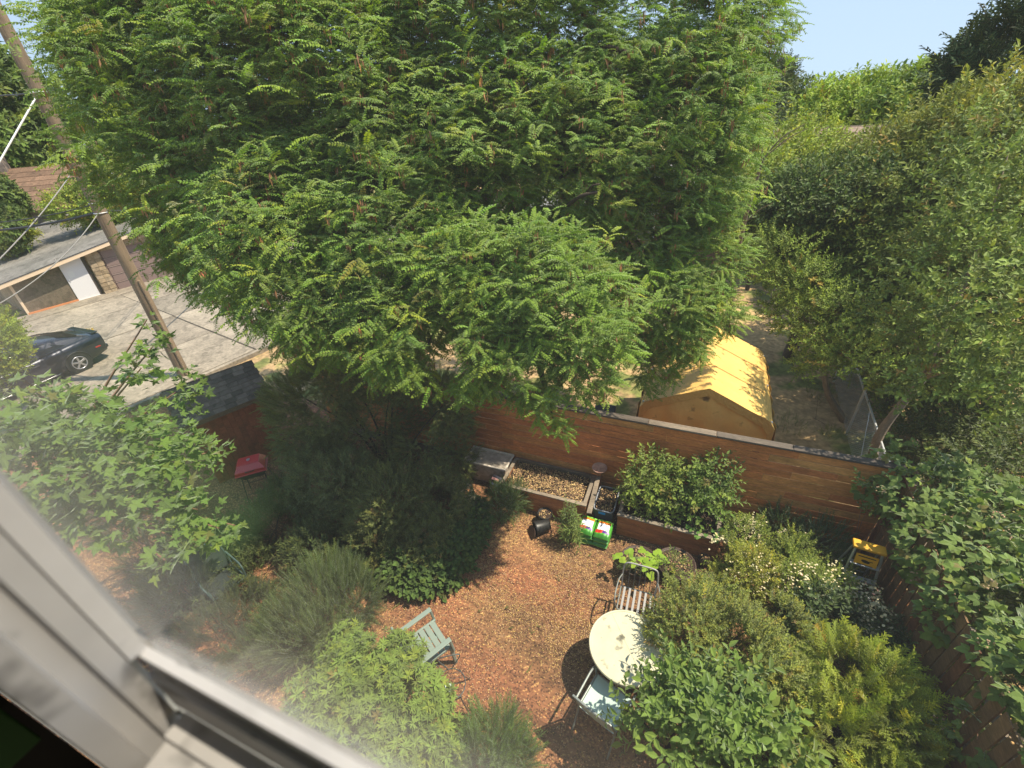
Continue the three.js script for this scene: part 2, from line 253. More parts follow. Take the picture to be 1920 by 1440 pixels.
// loose bark, seed husks and fallen locust leaflets over the mulch
{
  const chip = merge([leafGeo(0.030, 0.012, { fold: 0.1, droop: 0.2 })]), cols = [[0.375, 0.207, 0.12], [0.435, 0.26, 0.15], [0.20, 0.112, 0.07], [0.485, 0.32, 0.18], [0.305, 0.17, 0.105], [0.53, 0.36, 0.20], [0.58, 0.40, 0.18], [0.66, 0.46, 0.13]];
  const put = (n, place, name, label, sc, w) => {
    const im = new THREE.InstancedMesh(chip, std(1, 1, 1, 0.9), n); im.name = name; im.userData = { kind: 'stuff', label, category: 'mulch' }; im.castShadow = im.receiveShadow = true; scene.add(im);
    for (let i = 0; i < n; i++) { const p = place(); const m = basis(p, V(rr(-1, 1), rr(-0.25, 0.25), rr(-1, 1)), V(rr(-0.6, 0.6), 1, rr(-0.6, 0.6)), rr(...sc)); im.setMatrixAt(i, m); const c = cols[Math.floor(Math.pow(R(), w) * cols.length)], k = rr(0.7, 1.3); im.setColorAt(i, lin(c[0] * k, c[1] * k, c[2] * k)); }
  };
  put(110000, () => { for (;;) { const s = rr(-7.5, 6.3), n = rr(0.2, 6.6), p = F(s, n, 0.006 + 0.012 * R()); if (noise3(p.x * 0.9, 1, p.z * 0.9) > 0.25 - R() * 0.2) return p; } }, 'bark_mulch', 'reddish bark chips and husks strewn over the yard ground', [0.3, 1.0], 1.35);
  put(11000, () => { for (;;) { const s = rr(-0.8, 2.6), n = rr(1.1, 3.6), p = F(s, n, 0.014 + 0.01 * R()); if (noise3(p.x * 1.4, 5, p.z * 1.4) > 0.42) return p; } }, 'leaf_litter', 'yellow fallen leaflets scattered on the mulch near raised beds', [0.4, 0.8], 0.4);
}
// alley of concrete slabs, with a bare patch before the garages
const AX = 0.588, AZ = -0.809, PX = -0.809, PZ = -0.588, A0 = V(-8.9, 0, -14.5);
const AL = (a, p, y = 0) => V(A0.x + a * AX + p * PX, y, A0.z + a * AZ + p * PZ);
const AYAW = Math.atan2(-AZ, AX);   // local x along the alley, local z towards the camera side (-p)
{
  const al = struct('alley', uvm(new THREE.BoxGeometry(46, 0.02, 13.2)), std(0.22, 0.19, 0.16, 1, { map: greyMap })); al.position.copy(AL(6, 6.5, -0.014)); al.rotation.y = AYAW;
  const mats = [M.concrete, std(0.56, 0.485, 0.40, 0.92, { map: greyMap, bumpMap: greyMap, bumpScale: 0.006 }), std(0.44, 0.385, 0.32, 0.92, { map: greyMap, bumpMap: greyMap, bumpScale: 0.006 })];
  for (let i = -4; i < 6; i++) for (let j = 0; j < 4; j++) {
    if (j === 3 && i < -1) continue;
    const a = 4.4 * i + rr(-0.03, 0.03), L = 4.36, w = [3.1, 3.3, 3.2, 2.9][j] - 0.05, p = [1.6, 4.8, 8.05, 11.1][j];
    const s = mk('slab', box(L, 0.03, w), mats[Math.floor(R() * 3)], al); s.position.set(a - 6 + 2.2, 0.018 + rr(0, 0.006), 6.5 - p);
  }
  struct('dirt_patch', uvm(new THREE.CircleGeometry(1, 26).rotateX(-Math.PI / 2).scale(4.2, 1, 1.5), 0.5), std(0.50, 0.40, 0.27, 1, { map: greyMap, bumpMap: greyMap, bumpScale: 0.03 })); const dp = scene.children[scene.children.length - 1]; dp.position.copy(AL(-4.4, 11.2, 0.012)); dp.rotation.y = AYAW;
  struct('concrete_apron', box(9, 0.05, 1.1), M.concrete).position.copy(AL(-0.2, 12.6, 0.02)); scene.children[scene.children.length - 1].rotation.y = AYAW;
  struct('kerb', box(20, 0.14, 0.16), mats[1]).position.copy(AL(4, -0.25, 0.04)); scene.children[scene.children.length - 1].rotation.y = AYAW;
  struct('street', box(60, 0.03, 7), std(0.17, 0.17, 0.18, 0.95, { map: greyMap })).position.copy(AL(10, 32, 0)); scene.children[scene.children.length - 1].rotation.y = AYAW;
}

// ---------------------------------------------------------------- back fence of horizontal boards
{
  const f = thing('back_fence', 'tall fence of orange brown horizontal boards behind the raised beds', 'fence', F(0, 0), YAW);
  const s0 = -5.2, s1 = 6.38, rows = 13, ph = 0.147; const cuts = [-5.2, -2.7, -0.3, 1.15, 2.72, 5.0, 6.38];
  for (let r = 0; r < rows; r++) {
    const off = (r % 3 === 1 ? 0.62 : r % 3 === 2 ? -0.4 : 0) * 1; const c = cuts.map((x, i) => i === 0 || i === cuts.length - 1 ? x : x + off * (i % 2 ? 1 : -0.6));
    for (let i = 0; i < c.length - 1; i++) { const L = c[i + 1] - c[i] - 0.004, h = 0.133 - (R() < 0.3 ? 0.004 : 0); const b = mk('board', rbox(L, h, 0.019, 0.003), M.cedar[Math.floor(R() * 4)], f); b.position.set((c[i] + c[i + 1]) / 2, 0.075 + r * ph + rr(-0.001, 0.001), rr(-0.002, 0.002)); b.rotation.z = rr(-0.0006, 0.0006); b.rotation.x = rr(-0.02, 0.02); }
  }
  for (const s of [-5.1, -2.7, -0.3, 2.1, 4.4, 6.28]) mk('post', box(0.09, 1.92, 0.09, s, 0.96, -0.058), M.greyWood[1], f);
  const cc = [-5.2, -2.1, 2.62, 3.75, 4.9, 6.4]; for (let i = 0; i < 5; i++) { const L = cc[i + 1] - cc[i] - 0.006; const b = mk('cap_board', rbox(L, 0.038, 0.145, 0.006), i === 2 ? M.greyWood[0] : M.cap[i % 2], f); b.position.set((cc[i] + cc[i + 1]) / 2, 1.95 + rr(-0.002, 0.004), -0.03); }
  mk('plinth_board', box(11.4, 0.19, 0.03, 0.6, 0.095, 0.032), M.greyWood[1], f);
}
// ---------------------------------------------------------------- side fence of upright boards
{
  const f = thing('side_fence', 'weathered upright board fence with gaps under the brambles', 'fence', F(6.42, 0), YAW);
  for (let i = 0; i < 44; i++) { const n = 0.08 + i * 0.176, inner = i % 2; const b = mk('board', box(0.018, 1.82 + rr(-0.02, 0.02), 0.138), M.oldFence[Math.floor(R() * 4)], f); b.position.set(-0.034 + rr(-0.004, 0.004), 0.93, n); b.rotation.y = rr(-0.03, 0.03); b.rotation.x = rr(-0.008, 0.008); }
  for (const y of [0.35, 1.0, 1.6]) mk('rail', box(0.045, 0.09, 7.5, 0, y, 3.75), M.greyWood[1], f);
  for (const n of [0.05, 2.5, 5.0, 7.4]) mk('post', box(0.07, 1.8, 0.09, 0.0, 0.9, n), M.greyWood[0], f);
}
// ---------------------------------------------------------------- raised beds
function soilTop(w, d, y, mat, parent, bump = 0.05) { const g = new THREE.PlaneGeometry(w, d, 24, 14).rotateX(-Math.PI / 2), p = g.attributes.position; for (let i = 0; i < p.count; i++) p.setY(i, y + bump * (noise3(p.getX(i) * 3 + y * 9, 2, p.getZ(i) * 3) - 0.4) + 0.02 * noise3(p.getX(i) * 14, 7, p.getZ(i) * 14)); g.computeVertexNormals(); return mk('soil', uvm(g), mat, parent); }
function chipsOn(parent, w, d, y, n, cols, name = 'wood_chips', sc = [0.7, 1.6]) {
  const im = new THREE.InstancedMesh(leafGeo(0.032, 0.016, { fold: 0.1, droop: 0.2 }), std(1, 1, 1, 0.9), n); im.name = name; im.userData.kind = 'stuff'; im.castShadow = im.receiveShadow = true; parent.add(im);
  for (let i = 0; i < n; i++) { const x = rr(-w / 2, w / 2), z = rr(-d / 2, d / 2); im.setMatrixAt(i, basis(V(x, y + 0.05 * (noise3(x * 3 + y * 9, 2, z * 3) - 0.4) + rr(0.008, 0.035), z), V(rr(-1, 1), rr(-0.4, 0.4), rr(-1, 1)), V(rr(-0.7, 0.7), 1, rr(-0.7, 0.7)), rr(...sc))); const c = cols[Math.floor(R() * cols.length)], k = rr(0.65, 1.3); im.setColorAt(i, lin(c[0] * k, c[1] * k, c[2] * k)); }
}
function raisedBed(label, s, n, w, d, h, topMat) {
  const g = thing('raised_bed', label, 'planter', F(s + w / 2, n + d / 2), YAW, 'timber raised beds along the back fence'); const t = 0.042, rows = 3, ph = h / rows;
  for (let r = 0; r < rows; r++) for (const [W, D, x, z] of [[w, t, 0, d / 2], [w, t, 0, -d / 2], [t, d - 2 * t - 0.004, -w / 2 + t / 2 + 0.002, 0], [t, d - 2 * t - 0.004, w / 2 - t / 2 - 0.002, 0]]) mk('plank', rbox(W, ph - 0.006, D, 0.006, x, ph * (r + 0.5), z), (z < 0 && W > 1) ? M.greyWood[1] : M.bed[Math.floor(R() * 3)], g);
  for (const [x, z] of [[-1, -1], [1, -1], [-1, 1], [1, 1]]) mk('corner_post', box(0.06, h + 0.012, 0.06, x * (w / 2 - 0.075), h / 2 + 0.006, z * (d / 2 - 0.055)), M.greyWood[0], g);
  mk('top_rail', rbox(w + 0.03, 0.028, 0.075, 0.006, 0, h + 0.014, d / 2), topMat, g); mk('top_rail', rbox(0.07, 0.028, d - 0.08, 0.006, -w / 2 + 0.03, h + 0.014, 0), topMat, g); mk('top_rail', rbox(0.07, 0.028, d - 0.08, 0.006, w / 2 - 0.03, h + 0.014, 0), topMat, g);
  return g;
}
const chipCols = [[0.42, 0.27, 0.13], [0.52, 0.35, 0.16], [0.30, 0.18, 0.10], [0.60, 0.44, 0.2], [0.22, 0.13, 0.08]];
{
  const b1 = raisedBed('timber raised bed filled with bare wood chips', 0.02, 0.10, 1.74, 0.84, 0.5, M.greyWood[2]); soilTop(1.66, 0.76, 0.40, M.soil, b1); chipsOn(b1, 1.64, 0.74, 0.40, 3600, chipCols);
  const b2 = raisedBed('timber raised bed with leafy tomato bushes growing in it', 2.36, 0.24, 1.72, 0.72, 0.5, M.greyWood[2]); soilTop(1.64, 0.64, 0.37, M.soil, b2); chipsOn(b2, 1.62, 0.62, 0.36, 1300, [[0.10, 0.06, 0.04], [0.2, 0.12, 0.07], [0.42, 0.3, 0.17], [0.05, 0.035, 0.03]]);
}

// ---------------------------------------------------------------- things in the yard
{ // grey plastic storage box with a lipped lid
  const g = thing('storage_box', 'grey plastic storage box with rimmed lid at the end of the chip bed', 'storage box', F(-0.52, 0.31), YAW); const pm = std(0.85, 0.76, 0.68, 0.6, { map: greyMap });
  mk('body', rbox(0.92, 0.46, 0.46, 0.03, 0, 0.23, 0), pm, g); const lid = mk('lid', rbox(0.98, 0.035, 0.52, 0.015, 0, 0.487, 0), pm, g); const lm = std(1.2, 1.1, 1.0, 0.55, { map: greyMap });
  for (const [w, d, x, z] of [[0.98, 0.045, 0, -0.24], [0.98, 0.045, 0, 0.24], [0.045, 0.44, -0.468, 0], [0.045, 0.44, 0.468, 0]]) mk('rim', rbox(w, 0.03, d, 0.012, x, 0.515, z), lm, lid);
}
{ // dish on a short post in the corner between the beds
  const g = thing('dish_stand', 'round terracotta dish on a short timber post between beds', 'bird dish', F(1.83, 0.16), YAW); mk('post', rbox(0.085, 0.74, 0.085, 0.006, 0, 0.37, 0), M.bed[2], g);
  mk('dish', lathe([[0.0, 0.742], [0.10, 0.742], [0.14, 0.765], [0.15, 0.79], [0.14, 0.79], [0.125, 0.768], [0.0, 0.758]], 32), std(0.85, 0.52, 0.42, 0.8, { map: greyMap }), g);
}
{ // leaning plank at the end of the first bed
  const pk = tag(mk('leaning_plank', rbox(0.09, 0.03, 1.05, 0.006), M.greyWood[2]), 'pale loose plank propped between chip bed and tub', 'plank'); pk.position.copy(F(1.84, 0.58, 0.55)); pk.rotation.set(0.10, YAW + 0.04, 0.2, 'YXZ');
}
{ // tub
  const g = thing('planter_tub', 'dark grey plastic tub with blue print between the raised beds', 'tub', F(2.08, 0.60), YAW); const sh = (w, d, y) => [[-w, y, -d], [w, y, -d], [w, y, d], [-w, y, d]];
  const a = sh(0.15, 0.27, 0), b = sh(0.185, 0.315, 0.44), c = sh(0.172, 0.302, 0.44), e = sh(0.16, 0.28, 0.1); const q = []; for (let i = 0; i < 4; i++) { const j = (i + 1) % 4; q.push(quad(a[i], a[j], b[j], b[i]), quad(e[i], e[j], c[j], c[i])); } q.push(quad(...a), quad(...e));
  mk('body', merge(q), std(0.075, 0.08, 0.095, 0.45), g); const rm = std(0.30, 0.32, 0.36, 0.4); const pts = []; for (let i = 0; i < 40; i++) { const t = i / 40 * 2 * Math.PI, cx = Math.cos(t), sz = Math.sin(t), k = 1 / Math.pow(Math.abs(cx) ** 8 + Math.abs(sz) ** 8, 1 / 8); pts.push([cx * k * 0.187, 0.445, sz * k * 0.317]); } mk('rim', tube(pts, 0.012, 80, 6, true), rm, g);
  mk('print', box(0.13, 0.05, 0.004, -0.02, 0.38, 0.316, -0.1), std(0.03, 0.28, 0.75, 0.5), g); const so = soilTop(0.33, 0.58, 0.38, M.soil, g, 0.03); chipsOn(g, 0.31, 0.56, 0.385, 420, [...chipCols, [0.08, 0.05, 0.04], [0.05, 0.04, 0.03]]);
}
function pillow(w, h, d, k = 0.7) { // a filled bag lying flat: puffed, with thin sealed ends
  const g = new THREE.BoxGeometry(w, h, d, 14, 4, 12), p = g.attributes.position; for (let i = 0; i < p.count; i++) { const x = p.getX(i) / w * 2, z = p.getZ(i) / d * 2, f = Math.pow(clamp(1 - x * x * 0.96), 0.28) * Math.pow(clamp(1 - z * z * 0.985), 0.36); p.setY(i, p.getY(i) * f * (0.9 + 0.25 * noise3(x * 3 + h * 40, 4, z * 3)) + 0.012 * (noise3(x * 4, 9 + w * 7, z * 4) - 0.5)); p.setX(i, p.getX(i) * (1 - 0.05 * z * z)); } g.computeVertexNormals(); return g;
}
{ // green soil bags in two stacks
  const cv = document.createElement('canvas'); cv.width = 256; cv.height = 256; const x = cv.getContext('2d'); x.fillStyle = '#4a9a2c'; x.fillRect(0, 0, 256, 256); x.fillStyle = '#86c24e'; x.fillRect(0, 0, 256, 26); x.fillStyle = '#e07a1c'; x.fillRect(30, 36, 196, 36); x.fillStyle = '#f4f4f2'; x.fillRect(36, 66, 184, 92); x.fillStyle = '#7d8fb5'; x.fillRect(70, 86, 110, 12); x.fillRect(84, 106, 90, 9); x.fillStyle = '#c92a22'; x.beginPath(); x.moveTo(18, 164); x.lineTo(150, 152); x.lineTo(120, 200); x.lineTo(14, 206); x.fill(); x.fillStyle = '#5b2d8c'; x.beginPath(); x.moveTo(130, 158); x.lineTo(240, 166); x.lineTo(238, 196); x.lineTo(128, 190); x.fill(); x.fillStyle = '#3a7d28'; x.fillRect(0, 214, 256, 42);
  const lt = new THREE.CanvasTexture(cv); lt.colorSpace = THREE.SRGBColorSpace; const top = new THREE.MeshStandardMaterial({ map: lt, roughness: 0.38 }), side = std(0.07, 0.30, 0.035, 0.42);
  const pos = [['bottom green soil bag in the stack nearer the potted lily', 1.86, 0], ['middle green soil bag in the stack nearer the potted lily', 1.86, 1], ['top green soil bag with white label nearer the potted lily', 1.86, 2], ['bottom green soil bag in the stack nearer the planted bed', 2.16, 0], ['middle green soil bag in the stack nearer the planted bed', 2.16, 1], ['top green soil bag with white label nearer the planted bed', 2.16, 2]];
  for (const [label, s, k] of pos) { const geo = pillow(0.29, 0.13, 0.38); const m = mk('soil_bag', geo, [side, side, top, side, side, side]); tag(m, label, 'soil bag', 'green bags of soil in two stacks'); m.position.copy(F(s + rr(-0.015, 0.015), 1.22 - 0.015 * k, 0.06 + k * 0.102)); m.rotation.set(k === 2 ? 0.16 : 0.02, YAW + rr(-0.08, 0.08), rr(-0.03, 0.03), 'YXZ'); }
}
function pot(name, label, cat, p, r, h, mat, soilMat = M.soil, group) { const g = thing(name, label, cat, p, rr(0, 6), group); mk('pot', lathe([[0, 0.01], [r * 0.72, 0.01], [r * 0.76, 0.0], [r * 0.97, h * 0.93], [r * 1.04, h * 0.93], [r * 1.04, h], [r * 0.95, h], [r * 0.9, h * 0.82], [0, h * 0.82]], 36), mat, g); const s = mk('soil', cyl(r * 0.91, r * 0.91, 0.02, 28, 0, h * 0.84, 0), soilMat, g); return g; }
const blackPot = std(0.022, 0.022, 0.022, 0.42), brownPot = std(0.06, 0.035, 0.025, 0.6);
{ // nursery pots by the chip bed
  const a = pot('nursery_pot', 'black nursery pot of bark chips against the chip bed', 'plant pot', F(1.02, 1.14), 0.14, 0.24, blackPot); chipsOn(a, 0.18, 0.18, 0.20, 60, chipCols);
  const g = thing('tipped_pot', 'black nursery pot lying on its side on the mulch', 'plant pot', F(1.06, 1.36, 0.135), YAW + 0.7); mk('pot', lathe([[0, 0], [0.10, 0], [0.135, 0.26], [0.14, 0.26], [0.14, 0.29], [0.128, 0.29], [0.095, 0.02], [0, 0.02]], 30).applyMatrix4(T4(0.12, 0, 0, 0, 0, Math.PI / 2)), blackPot, g); mk('pot_saucer', cyl(0.13, 0.12, 0.03, 28, -0.24, -0.05, 0.02, 0, 0, 1.15), brownPot, g);
}
const bigPots = [];
{ const a = pot('round_planter', 'wide dark round planter holding a bright green squash vine', 'planter', onY(1198, 1078, 0.0).add(V(0.02, 0, -0.12)), 0.31, 0.22, brownPot); chipsOn(a, 0.40, 0.40, 0.19, 220, chipCols); bigPots.push(a);
  const b = pot('round_planter', 'wide dark round planter with weeds beside the metal chair', 'planter', onY(1266, 1080, 0.0).add(V(0.02, 0, -0.10)), 0.31, 0.22, brownPot); chipsOn(b, 0.40, 0.40, 0.19, 220, [...chipCols, [0.05, 0.04, 0.03]]); bigPots.push(b);
  const c = pot('small_pot', 'small dark empty pot at the foot of the planted bed', 'plant pot', onY(1318, 1058, 0), 0.105, 0.16, brownPot); chipsOn(c, 0.12, 0.12, 0.135, 30, chipCols); }
{ // charcoal sack by the storage box
  const g = thing('charcoal_sack', 'red and black paper sack leaning against the storage box', 'sack', F(-0.16, 0.72), YAW - 0.2); const lo = pillow(0.24, 0.13, 0.24), up = pillow(0.24, 0.13, 0.22);
  mk('lower_sack', lo.applyMatrix4(T4(0, 0.12, 0.06, 1.2)), std(0.33, 0.03, 0.03, 0.55), g); mk('upper_sack', up.applyMatrix4(T4(-0.01, 0.31, 0.0, 1.05)), std(0.03, 0.03, 0.045, 0.5), g); mk('label', box(0.17, 0.006, 0.05, -0.01, 0.40, 0.04, 0.8), std(0.7, 0.35, 0.33, 0.6), g); mk('label', box(0.16, 0.05, 0.006, 0, 0.30, 0.085, -0.5), std(0.25, 0.27, 0.5, 0.6), g);
}
// ---- round table
{
  const c = onY(1176, 1211, 0.72); const g = thing('round_table', 'cream round patio table with a seam across its top', 'table', [c.x, 0, c.z], 0.22); const cream = std(0.80, 0.78, 0.62, 0.45, { map: rep(texPaint, 0.8, 0.8) });
  cream.color.setRGB(0.88, 0.85, 0.62); const halfTop = (s) => { const sh = new THREE.Shape(); const n = 40; for (let i = 0; i <= n; i++) { const t = -Math.PI / 2 + Math.PI * i / n; sh[i ? 'lineTo' : 'moveTo'](0.004 + Math.cos(t) * 0.475 * 0.99, Math.sin(t) * 0.475); } const e = new THREE.ExtrudeGeometry(sh, { depth: 0.02, bevelEnabled: true, bevelSize: 0.004, bevelThickness: 0.004, bevelSegments: 2, curveSegments: 40 }); e.rotateX(-Math.PI / 2); if (s < 0) e.rotateY(Math.PI); e.translate(0, 0.694, 0); return uvm(e); };
  for (const s of [1, -1]) mk('top_half', halfTop(s), cream, g);
  mk('rim', uvm(lathe([[0.472, 0.69], [0.495, 0.685], [0.507, 0.70], [0.507, 0.722], [0.497, 0.733], [0.482, 0.728], [0.474, 0.716]], 72)), cream, g); const tm = std(0.72, 0.71, 0.62, 0.4);
  for (let i = 0; i < 4; i++) { const a = Math.PI / 4 + i * Math.PI / 2, x = Math.cos(a), z = Math.sin(a); mk('leg', tube([[x * 0.30, 0.69, z * 0.30], [x * 0.31, 0.5, z * 0.31], [x * 0.36, 0.12, z * 0.36], [x * 0.42, 0.01, z * 0.42]], 0.014, 14, 8), tm, g); }
  mk('leg_ring', new THREE.TorusGeometry(0.33, 0.008, 6, 40).rotateX(Math.PI / 2).translate(0, 0.3, 0), tm, g);
  for (let i = 0; i < 9; i++) { const r = 0.42 * Math.sqrt(R()), a = rr(0, 6.28); mk('speck', cyl(0.0035, 0.0035, 0.004, 8, r * Math.cos(a), 0.724, r * Math.sin(a)), M.black, g); }
}
// ---- slatted metal chair
{
  const c = onY(1193, 1128, 0.42); const g = thing('slatted_metal_chair', 'dark metal armchair with slatted seat tucked at the round table', 'chair', [c.x, 0, c.z], YAW + 0.02); const sl = std(0.36, 0.35, 0.34, 0.5, { metalness: 0.2 });
  for (let i = 0; i < 6; i++) mk('seat_slat', rbox(0.034, 0.012, 0.40, 0.004, -0.2 + i * 0.08, 0.42, 0.0), sl, g);
  mk('seat_frame', merge([bar([-0.26, 0.41, 0.2], [0.26, 0.41, 0.2], 0.012), bar([-0.26, 0.41, -0.2], [0.26, 0.41, -0.2], 0.012), bar([-0.26, 0.41, -0.2], [-0.26, 0.41, 0.2], 0.012), bar([0.26, 0.41, -0.2], [0.26, 0.41, 0.2], 0.012)]), M.iron, g);
  mk('back_rail', tube([[-0.25, 0.41, -0.2], [-0.26, 0.7, -0.25], [-0.24, 0.86, -0.28], [-0.17, 0.90, -0.29], [0.17, 0.90, -0.29], [0.24, 0.86, -0.28], [0.26, 0.7, -0.25], [0.25, 0.41, -0.2]], 0.013, 44, 8), sl, g);
  for (let i = 0; i < 5; i++) mk('back_rod', tube([[-0.16 + i * 0.08, 0.43, -0.205], [-0.16 + i * 0.08, 0.66, -0.245], [-0.16 + i * 0.08, 0.89, -0.29]], 0.005, 10, 5), M.iron, g);
  for (const s of [-1, 1]) { mk('armrest', tube([[s * 0.26, 0.66, -0.245], [s * 0.30, 0.68, -0.1], [s * 0.31, 0.67, 0.12], [s * 0.30, 0.60, 0.22], [s * 0.27, 0.42, 0.2]], 0.011, 22, 7), M.iron, g); mk('arm_brace', tube([[s * 0.27, 0.42, 0.0], [s * 0.31, 0.55, 0.05], [s * 0.305, 0.67, 0.08]], 0.007, 10, 6), M.iron, g); for (const z of [-0.2, 0.2]) mk('leg', tube([[s * 0.25, 0.41, z], [s * 0.26, 0.2, z * 1.1], [s * 0.28, 0.0, z * 1.3]], 0.012, 10, 7), M.iron, g); }
}
// ---- sling chairs
function slingChair(label, p, turn, sling, frame) {
  const g = thing('sling_chair', label, 'chair', p, turn); // faces +z
  const seat = new THREE.PlaneGeometry(0.48, 0.46, 8, 8).rotateX(-Math.PI / 2), q = seat.attributes.position; for (let i = 0; i < q.count; i++) { const x = q.getX(i) / 0.24, z = q.getZ(i); q.setY(i, 0.40 + 0.08 * (z + 0.23) - 0.02 * (1 - x * x) + (z > 0.18 ? -0.10 * (z - 0.18) : 0)); } seat.computeVertexNormals(); mk('seat_sling', seat, sling, g);
  const back = new THREE.PlaneGeometry(0.48, 0.52, 8, 8), b = back.attributes.position; for (let i = 0; i < b.count; i++) { const x = b.getX(i) / 0.24; b.setZ(i, -0.02 * (1 - x * x)); } back.rotateX(-0.28).translate(0, 0.68, -0.30); back.computeVertexNormals(); mk('back_sling', back, sling, g);
  for (const s of [-1, 1]) { mk('side_frame', tube([[s * 0.255, 0.0, -0.36], [s * 0.255, 0.2, -0.27], [s * 0.255, 0.41, -0.22], [s * 0.255, 0.70, -0.30], [s * 0.255, 0.95, -0.375]], 0.013, 24, 7), frame, g); mk('front_leg', tube([[s * 0.255, 0.41, -0.22], [s * 0.255, 0.43, 0.18], [s * 0.255, 0.38, 0.25], [s * 0.255, 0.0, 0.28]], 0.013, 20, 7), frame, g); mk('armrest', tube([[s * 0.27, 0.66, -0.29], [s * 0.29, 0.65, 0.1], [s * 0.285, 0.60, 0.22], [s * 0.27, 0.40, 0.24]], 0.015, 20, 7), frame, g); }
  mk('top_rail', tube([[-0.255, 0.94, -0.372], [-0.15, 0.965, -0.385], [0.15, 0.965, -0.385], [0.255, 0.94, -0.372]], 0.016, 16, 7), frame, g); mk('front_rail', bar([-0.255, 0.40, 0.245], [0.255, 0.40, 0.245], 0.012), frame, g);
  return g;
}
{ const p = onY(1135, 1318, 0.42); slingChair('pale aqua sling chair drawn up to the round table', [p.x, 0, p.z], Math.PI + YAW - 0.30, std(0.45, 0.58, 0.53, 0.55), std(0.30, 0.33, 0.31, 0.4, { metalness: 0.3 }));
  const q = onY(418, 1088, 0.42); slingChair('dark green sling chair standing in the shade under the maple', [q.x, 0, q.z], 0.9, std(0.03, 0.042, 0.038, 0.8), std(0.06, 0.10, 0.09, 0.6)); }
// ---- moulded plastic armchair
{
  const p = onY(803, 1206, 0.42); const g = thing('plastic_armchair', 'grey green moulded plastic armchair beside the whorled shrub', 'chair', [p.x, 0, p.z], Math.PI - 0.95); const pm = std(0.24, 0.30, 0.26, 0.45); // faces +z
  for (let i = 0; i < 5; i++) mk('seat_slat', rbox(0.46, 0.022, 0.082, 0.008, 0, 0.42 - 0.004 * Math.abs(i - 2) + i * 0.004, -0.19 + i * 0.094), pm, g); mk('seat_band', rbox(0.05, 0.02, 0.46, 0.008, 0, 0.414, 0), pm, g);
  for (const s of [-1, 1]) { mk('seat_edge', rbox(0.035, 0.045, 0.50, 0.012, s * 0.245, 0.415, 0), pm, g); const sh = new THREE.Shape(); sh.moveTo(-0.26, 0.60); sh.bezierCurveTo(-0.1, 0.66, 0.2, 0.67, 0.27, 0.62); sh.lineTo(0.27, 0.57); sh.bezierCurveTo(0.18, 0.62, -0.05, 0.61, -0.22, 0.55); sh.lineTo(-0.26, 0.60); mk('armrest', new RoundedBoxGeometry(0.075, 0.022, 0.50, 2, 0.01).applyMatrix4(T4(s * 0.285, 0.645, -0.01, -0.06)), pm, g); mk('arm_front', rbox(0.06, 0.30, 0.035, 0.012, s * 0.282, 0.51, 0.235, -0.1), pm, g); mk('leg', rbox(0.055, 0.42, 0.05, 0.014, s * 0.265, 0.21, 0.235, -0.06), pm, g); mk('leg', rbox(0.055, 0.44, 0.05, 0.014, s * 0.245, 0.21, -0.27, 0.16), pm, g); }
  for (let i = 0; i < 5; i++) mk('back_slat', rbox(0.082, 0.44, 0.018, 0.007, -0.188 + i * 0.094, 0.66, -0.315, -0.2), pm, g); mk('back_rail', rbox(0.50, 0.07, 0.03, 0.014, 0, 0.88, -0.36, -0.2), pm, g); mk('back_rail', rbox(0.48, 0.05, 0.03, 0.012, 0, 0.46, -0.262, -0.2), pm, g);
}
// ---- thin rod chair
{
  const p = onY(845, 1285, 0.4); const g = thing('rod_chair', 'thin bent rod garden chair with a pale round pad', 'chair', [p.x, 0, p.z], Math.PI / 2 + 0.1); const m = std(0.10, 0.11, 0.11, 0.5, { metalness: 0.4 });
  mk('seat_ring', new THREE.TorusGeometry(0.2, 0.007, 6, 40).rotateX(Math.PI / 2).translate(0, 0.42, 0), m, g); for (let i = -2; i <= 2; i++) mk('seat_rod', bar([i * 0.07, 0.42, -Math.sqrt(0.04 - (i * 0.07) ** 2)], [i * 0.07, 0.42, Math.sqrt(0.04 - (i * 0.07) ** 2)], 0.003, 4), m, g);
  for (const s of [-1, 1]) { mk('arm_loop', tube([[s * 0.2, 0.42, 0.02], [s * 0.26, 0.62, 0.16], [s * 0.25, 0.66, 0.0], [s * 0.24, 0.62, -0.14], [s * 0.19, 0.43, -0.02]], 0.008, 28, 6), m, g); for (const z of [-1, 1]) mk('leg', tube([[s * 0.17, 0.42, z * 0.13], [s * 0.19, 0.2, z * 0.16], [s * 0.23, 0, z * 0.22]], 0.008, 10, 6), m, g); }
  mk('back_loop', tube([[-0.18, 0.42, -0.1], [-0.17, 0.75, -0.2], [0, 0.86, -0.23], [0.17, 0.75, -0.2], [0.18, 0.42, -0.1]], 0.008, 30, 6), m, g); mk('pad', cyl(0.055, 0.055, 0.02, 24, -0.04, 0.435, -0.03), std(0.55, 0.66, 0.62, 0.5), g);
}
